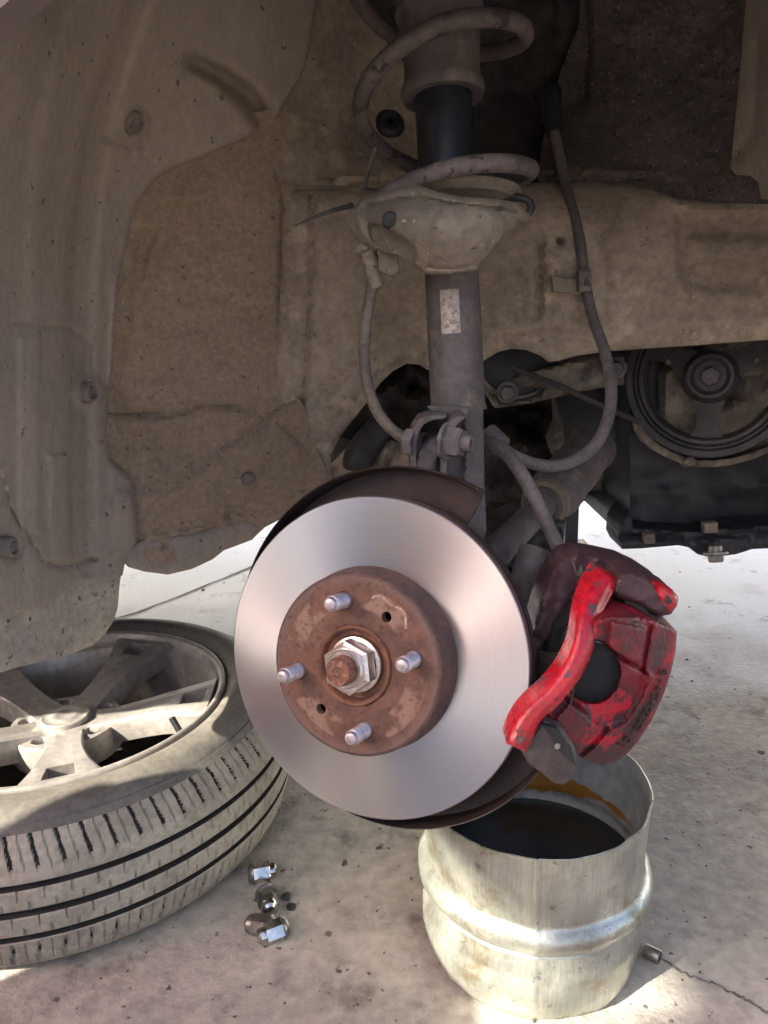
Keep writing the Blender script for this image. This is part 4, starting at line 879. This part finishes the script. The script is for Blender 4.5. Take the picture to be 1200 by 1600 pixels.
# gearbox bulk behind, keeps the middle dark
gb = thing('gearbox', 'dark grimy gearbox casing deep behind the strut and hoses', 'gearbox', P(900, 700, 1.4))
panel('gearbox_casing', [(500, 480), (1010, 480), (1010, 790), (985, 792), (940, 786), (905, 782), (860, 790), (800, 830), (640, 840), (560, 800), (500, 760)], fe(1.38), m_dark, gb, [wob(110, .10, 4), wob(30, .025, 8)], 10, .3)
panel('casing_rib', [(900, 712), (930, 704), (985, 700), (986, 760), (940, 766), (905, 770)], fe(1.22), m_alum, gb, [wob(25, .02, 2), pad([(945, 715), (975, 712), (976, 758), (950, 760)], -.015, 5)], 6, .05)
panel('casing_rib', [(872, 620), (892, 600), (905, 640), (902, 700), (870, 716), (862, 690), (874, 660)], fe(1.24), m_knuckle, gb, [wob(25, .02, 5)], 6, .05)
mb = MB().tube([P(946, 610, 1.15), P(946, 612, 1.32)], .072, 32, sub=1); obj('motor_housing', mb, m_black, gb)
cm = thing('mount_arm', 'dusty slotted engine mount arm slanting under the rail, bolted at both ends', 'mount', P(860, 590, 1.0))
F_cm = Field([(765, 610, 1.02), (980, 560, 1.0), (860, 580, 1.005), (760, 560, 1.03)])
panel('arm_plate', [(762, 598), (800, 588), (850, 577), (905, 562), (935, 552), (975, 556), (976, 600), (940, 606), (905, 612), (830, 630), (775, 638), (764, 620)], F_cm, m_alum, cm, [pad([(806, 614), (835, 604), (848, 608), (838, 618), (812, 624)], .02, 3), wob(30, .004, 1), groove([(800, 588), (905, 564)], 5, -.006), pad(circle2(790, 612, 18), .012, 4)], 6, .03, edge=(6, .006))
obj('mount_bolt', hex_bolt(MB(), frame(P(793, 613, .995), (P(793, 613, .99)-P(789, 603, 1.05)), RT), .0095, .012, .0135), m_knuckle, cm)
obj('mount_bolt', hex_bolt(MB(), frame(P(962, 575, .98), (P(962, 575, .98)-P(958, 565, 1.05)), RT), .0095, .012, .0135), m_knuckle, cm)
mb = MB().lathe([(.0001, .0), (.05, .0), (.056, -.004), (.056, -.03), (.0001, -.03)], frame(P(808, 552, 1.02), (.1, -1, .15), RT), 40); bs = obj('mount_bush', mb, m_black, cm)
obj('bush_ring', MB().lathe([(.054, .002), (.058, .002), (.058, -.034), (.054, -.034)], frame(P(808, 552, 1.02), (.1, -1, .15), RT), 40, closed=True), m_alum, bs)
rd = obj('rod', MB().tube([P(800, 574, .975), P(880, 606, .97), P(940, 634, .965), P(1000, 660, .96)], .0035, 8), m_dark, org=P(880, 606, .97)); tag(rd, 'thin dark rod crossing the mount arm, behind the hose loop', 'rod')
psn = obj('support_post', MB().box(Matrix.Translation(P(890, 818, 1.75)) @ Matrix.Rotation(ROLL, 4, 'Y'), .024, .024, .2), m_black, smooth=False, org=P(890, 818, 1.75))
psn.location = (0, 0, 0); bpy.data.objects.remove(psn)
foot = PG(890, 858)
psn = obj('support_post', MB().box(Matrix.Translation((foot.x, foot.y, .28)), .034, .034, .55).box(Matrix.Translation((foot.x, foot.y, .006)), .10, .10, .012), m_black, smooth=False, org=foot); tag(psn, 'dark upright post under the car, left of the bright gap', 'post')

# ------------------------------------------------------------------ wheel lying on the ground
WX, WY, WZ, WR = -.4222, .9173, .1717, .2868
WM = Matrix.Translation((WX, WY, 0))
wheel = thing('wheel_assembly', 'alloy car wheel with dusty tyre lying flat on the concrete under the mud flap', 'wheel', (WX, WY, 0))
k = WZ
tp = [(.197, .016), (.210, .006), (.234, .001), (.258, .004), (.270, .012), (.2765, .022), (.2800, .032)]
GR = [(.056, .0064), (.085, .0078), (.114, .0070)]      # grooves: height, width
tread = [(.2822, .040)]
zz = .046
crown = lambda z: .2868-.0035*((z-.085)/.05)**2
zs = [.046, .052]
for gz, gw in GR:
    tread += [(crown(gz-gw*.75), gz-gw*.75), (crown(gz)-.001, gz-gw*.5), (crown(gz)-.009, gz-gw*.40), (crown(gz)-.009, gz+gw*.40), (crown(gz)-.001, gz+gw*.5), (crown(gz+gw*.75), gz+gw*.75)]
    tread += [(crown(gz+.0135)-.0002, gz+.0135)]
    tread += []
tread.pop()
tread += [(crown(.124), .124), (.2825, .1275), (.2818, .131), (.2807, .1345), (.2795, .138), (.278, .142), (.2765, .146), (.2745, .150), (.2725, .154), (.2702, .1575), (.268, .161)]
side = [(.262, .1675), (.2605, .1665), (.259, .1685), (.250, .1760), (.242, .1790), (.232, .1795), (.2295, .1788), (.228, .1792), (.220, .1765), (.212, .1715), (.2085, .168), (.2072, .160), (.197, .155)]
base_prof = [(r, z) for r, z in tp+tread if r > crown(z)-.004 or z < .045 or z > .13]
prof = tp+tread; np_ = len(prof); NT = 1512; pitchn = 72
mb = MB(); vs = []
for i in range(NT):
    a = 2*math.pi*i/NT
    for (r, z) in prof:
        u = a*pitchn/(2*math.pi)
        if .1265 < z < .1625:            # shoulder slots, slanted
            f = (u+(z-.145)*9) % 1
            d = .0042 if f < .13 else (.0027 if abs(f-.56) < .022 else 0)
            r -= d*min(1, (z-.1265)/.006)
        elif .02 < z < .05:
            f = (u-(z-.03)*10+.4) % 1
            r -= .004 if f < .12 else (.0027 if abs(f-.55) < .022 else 0)
        elif .0898 < z < .0945 or .1045 < z < .1095 or .0605 < z < .066 or .075 < z < .0802:
            f = (u*1.0+(z-.1)*22) % 1
            d = .0034 if abs(f-.5) < .035 else 0
            r -= d
        vs.append(WM @ Vector((r*math.cos(a), r*math.sin(a), z)))
for i in range(NT):
    i2 = (i+1) % NT
    mb.f += [(i*np_+j, i2*np_+j, i2*np_+j+1, i*np_+j+1) for j in range(np_-1)]
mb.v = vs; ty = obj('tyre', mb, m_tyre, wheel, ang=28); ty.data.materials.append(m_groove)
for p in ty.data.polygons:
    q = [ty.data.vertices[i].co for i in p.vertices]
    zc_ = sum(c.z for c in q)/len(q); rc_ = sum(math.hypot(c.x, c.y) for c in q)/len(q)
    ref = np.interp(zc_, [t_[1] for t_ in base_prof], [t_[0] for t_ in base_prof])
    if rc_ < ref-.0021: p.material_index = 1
obj('sidewall', MB().lathe([tread[-1]]+side, WM, 240), m_side, ty, ang=35)
# rim
rimp = [(.2068, .160), (.2078, .168), (.2070, .1725), (.2045, .1742), (.2010, .1735), (.1985, .1705), (.197, .164), (.1945, .158), (.190, .1545), (.1865, .148), (.183, .12), (.178, .09), (.175, .05), (.185, .03), (.2, .02), (.202, .012)]
rim = obj('rim', MB().lathe(rimp, WM, 144), m_rim, wheel, ang=50)
obj('brake_side_web', MB().lathe([(.06, .045), (.12, .03), (.175, .025)], WM, 64), m_dark, rim)
def spoke(a):
    mb = MB(); M = WM @ Matrix.Rotation(a, 4, 'Z')
    rs = [.034, .045, .055, .07, .09, .11, .130, .142, .152, .162, .172, .182, .191]
    hw = np.interp(rs, [.034, .06, .10, .14, .191], [.024, .0225, .024, .032, .050])
    us = [-1, -.86, -.48, -.40, 0, .40, .48, .86, 1]
    zt = np.interp(rs, [.034, .06, .13, .191], [.139, .143, .158, .166])
    vs = []; nn = len(us)
    for r, w_, z in zip(rs, hw, zt):
        for u in us: vs.append(M @ Vector((r, u*w_, z-(.005 if abs(u) == 1 else 0)-(.0025 if abs(u) < .3 and r < .14 else 0))))
    for r, w_, z in zip(rs, hw, zt):
        for u in us: vs.append(M @ Vector((r, u*w_*.92, z-.032)))
    off = len(rs)*nn; fs = []
    hole = lambda i, j: 8 <= i < 11 and 3 <= j < 5
    for i in range(len(rs)-1):
        for j in range(nn-1):
            if hole(i, j): continue
            q = (i*nn+j, (i+1)*nn+j, (i+1)*nn+j+1, i*nn+j+1); fs += [q, tuple(x+off for x in q[::-1])]
            for (p, q2, di, dj) in ((i*nn+j, (i+1)*nn+j, 0, -1), (i*nn+j+1, (i+1)*nn+j+1, 0, 1), (i*nn+j, i*nn+j+1, -1, 0), ((i+1)*nn+j, (i+1)*nn+j+1, 1, 0)):
                ii, jj = i+di, j+dj
                if not (0 <= ii < len(rs)-1 and 0 <= jj < nn-1) or hole(ii, jj): fs.append((p, q2, q2+off, p+off))
    return mb.add(vs, fs)
SP0 = R_(2)
for q in range(5): obj('spoke', spoke(SP0+q*2*math.pi/5), m_rim, rim, ang=45)
# hub disc with lug holes and cap
hl = [(.052*math.cos(SP0+R_(36)+q*2*math.pi/5), .052*math.sin(SP0+R_(36)+q*2*math.pi/5), .0095, 20) for q in range(5)]
mb = bored_face(.068, 0, hl, 80)
mb2 = MB().add([WM @ Vector((v.x, v.y, .1375+.004*max(0, 1-v.xy.length/.05))) for v in mb.v], mb.f)
for (x, y, r, kk) in hl: mb2.lathe([(r, .138), (r*.9, .110), (.0005, .110)], WM @ Matrix.Translation((x, y, 0)), kk)
mb2.lathe([(.068, .1375), (.0695, .134), (.068, .10)], WM, 80)
obj('wheel_centre', mb2, m_rim, rim, ang=40)
obj('centre_cap', MB().lathe([(.0001, .1445), (.008, .1448), (.0105, .1462), (.014, .1466), (.017, .1462), (.019, .1448), (.027, .1446), (.0285, .1455), (.030, .1445), (.0305, .138)], WM, 56), m_rim, wheel)
obj('valve_stem', MB().tube([WM @ Vector((.178*math.cos(R_(-20)), .178*math.sin(R_(-20)), .145)), WM @ Vector((.165*math.cos(R_(-20)), .165*math.sin(R_(-20)), .168))], .004, 10, sub=1), m_black, wheel)

# ------------------------------------------------------------------ drain bucket
BX, BY = .1409, .681
bucket = thing('drain_bucket', 'dented galvanised metal bucket catching oil on the concrete under the disc', 'bucket', (BX, BY, 0))
BM = Matrix.Translation((BX, BY, 0))
def bj(r, z, a):
    v = Vector((math.cos(a)*1.6, math.sin(a)*1.6, z*14))
    return r+(.0012 if abs(a-4.55) < .016 else 0)+.0030*mnoise.noise(v)+.0016*mnoise.noise(v*2.3)+.0007*mnoise.noise(v*6)-.0035*math.exp(-((a-4.25)/.22)**2-((z-.098)/.013)**2)-.0045*math.exp(-((a-5.2)/.35)**2-((z-.035)/.014)**2)-.003*math.exp(-((a-4.1)/.5)**2-((z-.05)/.008)**2)+.002*math.exp(-((a-3.6)/.3)**2-((z-.03)/.02)**2), z+(.0018*mnoise.noise(Vector((math.cos(a)*2, math.sin(a)*2, 3))) if z > .15 else 0)
prof = [(.001, .004), (.088, .003), (.097, .0), (.1030, .003), (.1072, .012), (.1100, .024), (.1118, .034), (.1122, .043), (.1112, .050), (.1090, .055), (.1074, .060), (.1060, .066), (.1046, .0705), (.1042, .074), (.1064, .078), (.1118, .0825), (.1158, .0885), (.1170, .095), (.1160, .1005), (.1118, .105), (.1084, .108), (.1082, .112), (.1088, .118), (.1096, .135), (.1106, .155), (.1110, .180), (.1114, .1830), (.1122, .1838), (.1124, .1850), (.1114, .1856)]
obj('bucket_wall', MB().lathe(prof, BM, 220, jit=bj), m_galv, bucket, ang=50)
inn = [(.1118, .1842), (.1100, .1842), (.1094, .16), (.1078, .125), (.1068, .114), (.1075, .106), (.1125, .101), (.1135, .094), (.112, .088), (.104, .07), (.08, .02), (.001, .02)]
obj('bucket_lining', MB().lathe(inn, BM, 120, jit=bj), m_galvin, bucket, ang=50)
mb = MB(); vs = [Vector((BX, BY, .090))]; n = 120
for q in range(1, 9):
    for i in range(n):
        a = 2*math.pi*i/n; r = .1095*q/8; vs.append(Vector((BX+r*math.cos(a), BY+r*math.sin(a), .090)))
fs = [(0, 1+i, 1+(i+1) % n) for i in range(n)]+[(1+(q-1)*n+i, 1+q*n+i, 1+q*n+(i+1) % n, 1+(q-1)*n+(i+1) % n) for q in range(1, 8) for i in range(n)]
ol = obj('oil', mb.add(vs, fs), m_oil, org=(BX, BY, .090)); tag(ol, 'pool of dark used oil inside the galvanised bucket', 'oil')

# ------------------------------------------------------------------ lug nuts on the ground
def lug_mb():
    mb = MB(); r = .0115
    pr = [(r*.98, 0, 6), (r, .001, 6), (r, .019, 6), (r*.93, .0205, 6)]
    vs = []
    for rr, z, n in pr: vs += [Vector((rr*math.cos(i*math.pi/3), rr*math.sin(i*math.pi/3), z)) for i in range(6)]
    mb.add(vs, [(l*6+i, l*6+(i+1) % 6, l*6+6+(i+1) % 6, l*6+6+i) for l in range(3) for i in range(6)]+[tuple(range(6))[::-1], tuple(range(18, 24))])
    mb.lathe([(.0098, .020), (.0098, .023), (.009, .0262), (.006, .0285), (.0001, .0292)], n=28)
    return mb
def seat_mb(): return MB().lathe([(.0062, -.0045), (.0085, -.0045), (.0122, -.0005), (.0124, .0015), (.0100, .002)], n=28)
spec = [(426, 1456, (-1.0, -.5, .0), 'chrome lug nut lying nearest the camera, bright flat side up', m_chrome),
        (407, 1446, (-1.0, .25, .0), 'dull lug nut lying behind and left of the bright front one', m_dullsteel),
        (418, 1408, (.35, -1.0, .0), 'chrome lug nut in the middle of the little row by the tyre', m_chrome),
        (410, 1362, (1.0, .25, .0), 'farthest lug nut of the row, half under the tyre edge', m_chrome)]
base_nut = None
for i, (x, y, d, lb, mt) in enumerate(spec):
    pos = PG(x, y, .0105); z = Vector(d).normalized(); M = frame(pos-z*.012, z, Vector((0, 0, 1)))
    M = M @ Matrix.Rotation(R_(30), 4, 'Z')
    o = bpy.data.objects.new('lug_nut', None); C.objects.link(o); o.matrix_world = M; o.empty_display_size = .01
    tag(o, lb, 'lug nut', 'lug nuts beside the tyre')
    if i == 0:
        n1 = hubobj('hex_body', lug_mb(), m_chrome, o, 25); n2 = hubobj('seat_cone', seat_mb(), m_dullsteel, o, 40); base_nut = (n1, n2)
    else:
        for s in base_nut:
            c = s.copy(); C.objects.link(c); c.parent = o
            if mt is not m_chrome and s is base_nut[0]: c.data = s.data.copy(); c.data.materials[0] = mt
p = PG(1019, 1490, .0068)
sk = obj('steel_socket', MB().lathe([(.0040, -.008), (.0065, -.008), (.007, -.007), (.007, .007), (.0062, .008), (.0038, .008), (.0038, -.008)], frame(p, (-.75, .65, 0), (0, 0, 1)), 28), m_dullsteel, org=p); tag(sk, 'small dark steel ring on the ground, right of the bucket base', 'ring')
for (x, y, lb) in ((448, 1402, 'small dark clod right of the lug nuts, farther of two'), (456, 1418, 'small dark clod right of the lug nuts, nearer of two')):
    p = PG(x, y); mb = MB(); bm = bmesh.new(); bmesh.ops.create_icosphere(bm, subdivisions=2, radius=.006)
    mb.add([p+Vector((v.co.x*(1+.5*mnoise.noise(v.co*300)), v.co.y*(1+.5*mnoise.noise(v.co*200+Vector((x, 0, 0)))), v.co.z*.45+.0015)) for v in bm.verts], [tuple(v.index for v in f.verts) for f in bm.faces]); bm.free()
    o = obj('dirt_clod', mb, m_dark, org=p); tag(o, lb, 'clod', 'clods beside the lug nuts')

# ------------------------------------------------------------------ beyond the car: a pale wall added to bounce sunlight onto the ground
mb = MB().box(Matrix.Translation((2.0, 4.4, 1.4)), 16, .25, 2.8); yw = obj('bounce_wall', mb, mat('bounce_wall_white', (.82, .81, .79), (.76, .75, .72), 3, .85, 0, .3, 40), smooth=False, org=(2, 4.4, 0)); tag(yw, 'pale sunlit wall beyond the car, added to bounce light, seen through the bright gap', 'wall')

# ------------------------------------------------------------------ added unseen: a cloth awning and a cabinet, both there to block sunlight
aw = thing('shade_awning', 'awning of white and red cloth on posts, unseen, added to block and tint sunlight', 'shade_awning', (-2.5, -1.4, 0))  # added: keeps sun off the disc and colours its reflections
m_aw = bpy.data.materials.new('red_tint_cloth'); m_aw.use_nodes = True
t = m_aw.node_tree; b = t.nodes['Principled BSDF']; b.inputs['Base Color'].default_value = (.62, .10, .10, 1); b.inputs['Roughness'].default_value = .9
tr = t.nodes.new('ShaderNodeBsdfTranslucent'); tr.inputs[0].default_value = (.90, .27, .27, 1); ms = t.nodes.new('ShaderNodeMixShader'); ms.inputs[0].default_value = .8
t.links.new(b.outputs[0], ms.inputs[1]); t.links.new(tr.outputs[0], ms.inputs[2]); t.links.new(ms.outputs[0], t.nodes['Material Output'].inputs[0])
m_wh = m_aw.copy(); m_wh.name = 'white_shade_cloth'; m_wh.node_tree.nodes['Principled BSDF'].inputs['Base Color'].default_value = (.8, .8, .8, 1); [q for q in m_wh.node_tree.nodes if q.type == 'BSDF_TRANSLUCENT'][0].inputs[0].default_value = (.92, .92, .94, 1)
AX0, AX1, AY0, AY1, AZ = -3.2, -1.9, -1.45, .75, 2.6
mb = MB(); n = 12
mb.v = [Vector((AX0+(AX1-AX0)*i/n, AY0+(AY1-AY0)*j/n, AZ+.02*math.sin(i*1.3)*math.sin(j*.9)+.12*i/n)) for j in range(n+1) for i in range(n+1)]
mb.f = [(j*(n+1)+i, j*(n+1)+i+1, (j+1)*(n+1)+i+1, (j+1)*(n+1)+i) for j in range(n) for i in range(n)]
obj('cloth', mb, m_aw, aw, label='red cloth added to tint the disc reflection, beside the white one')
mb = MB(); mb.v = [Vector((-3.34+2.44*i/n, -2.85+1.19*j/n, AZ-.04+.03*math.sin(i*1.1)*math.sin(j*1.3)+.1*i/n)) for j in range(n+1) for i in range(n+1)]
mb.f = [(j*(n+1)+i, j*(n+1)+i+1, (j+1)*(n+1)+i+1, (j+1)*(n+1)+i) for j in range(n) for i in range(n)]
mb.v = [Vector((-3.2+2.3*i/n, -1.72+.36*j/n, AZ-.02)) for j in range(n+1) for i in range(n+1)]+mb.v
mb.f = [tuple(q+(n+1)**2 for q in f) for f in mb.f]+mb.f
mb2 = MB(); mb2.v = [Vector((-1.88+.98*i/n, -1.38+1.03*j/n, AZ+.06)) for j in range(n+1) for i in range(n+1)]
mb2.f = [(j*(n+1)+i, j*(n+1)+i+1, (j+1)*(n+1)+i+1, (j+1)*(n+1)+i) for j in range(n) for i in range(n)]
mb.add(mb2.v, mb2.f)
obj('cloth', mb, m_wh, aw)  # white cloth of the added shade awning
for x, y in ((-3.30, -2.83), (-.92, -2.83), (-.92, -.38)): obj('post', MB().tube([Vector((x, y, 0)), Vector((x, y, AZ-.1))], .02, 12, sub=1), m_dullsteel, aw)  # posts of the added shade awning
for y in (-1.82, AY1):
    obj('post', MB().tube([Vector((AX0+.02, y, 0)), Vector((AX0+.02, y, AZ))], .02, 12, sub=1), m_dullsteel, aw)  # post of the added shade awning
    obj('post', MB().tube([Vector((AX1-.02, y, 0)), Vector((AX1-.02, y, AZ+.1))], .02, 12, sub=1), m_dullsteel, aw)  # post of the added shade awning
def reflection_cloth(p0, p1, z0, z1, m_, lb):
    mb = MB(); k = 24
    mb.v = [Vector((p0[0]+(p1[0]-p0[0])*i/k, p0[1]+(p1[1]-p0[1])*i/k, z0+(z1-z0)*j/6))+Vector((math.sin(i*1.1)*.02, math.cos(i*1.1)*.02, 0)) for j in range(7) for i in range(k+1)]
    mb.f = [(j*(k+1)+i, j*(k+1)+i+1, (j+1)*(k+1)+i+1, (j+1)*(k+1)+i) for j in range(6) for i in range(k)]
    obj('reflection_cloth', mb, m_, aw, label=lb)
reflection_cloth((-3.25, -.72), (-3.15, .25), 1.25, 2.6, m_aw, 'added red cloth hung for a pink disc reflection'); reflection_cloth((-2.95, -1.85), (-2.35, -2.5), .9, 2.55, m_wh, 'added white cloth hung for a bright disc reflection')  # unseen cloths, added to put pink and white into the disc reflection
tc_ = thing('shade_cabinet', 'grey steel cabinet added unseen left of the camera to shade the near ground', 'cabinet', (-1.08, -.15, 0))  # unseen, added to cast shade on the near ground and tyre tread
obj('shade_cabinet_body', MB().box(Matrix.Translation((-1.08, -.15, .44)), .14, .62, .74), mat('shade_cabinet_grey', (.3, .3, .3), None, 10, .4), tc_, smooth=False)
for k in range(4): obj('shade_cabinet_drawer', MB().box(Matrix.Translation((-1.002, -.15, .17+.155*k)), .012, .56, .14), m_dullsteel, tc_, smooth=False)
for q in (-.4, .1): obj('shade_cabinet_foot', MB().box(Matrix.Translation((-1.08, q, .035)), .12, .05, .068), m_black, tc_, smooth=False)

gw = thing('reflection_wall', 'long plastered wall added unseen behind the camera to darken disc reflections', 'wall', (-5.2, -4.9, 0))  # unseen, added to darken and tint what the disc reflects
Mw = frame((-5.2, -4.9, 1.6), (.73, .68, 0), (-.68, .73, 0))
m_plaster = mat('pinkish_plaster', (.46, .36, .34), (.40, .31, .29), 1.5, .9, 0, .3, 30)
obj('reflection_wall_face', MB().box(Mw, 16, 3.2, .2), m_plaster, gw, smooth=False)
obj('reflection_wall_coping', MB().box(Mw @ Matrix.Translation((0, 1.64, 0)), 16.1, .08, .3), m_flap, gw, smooth=False)
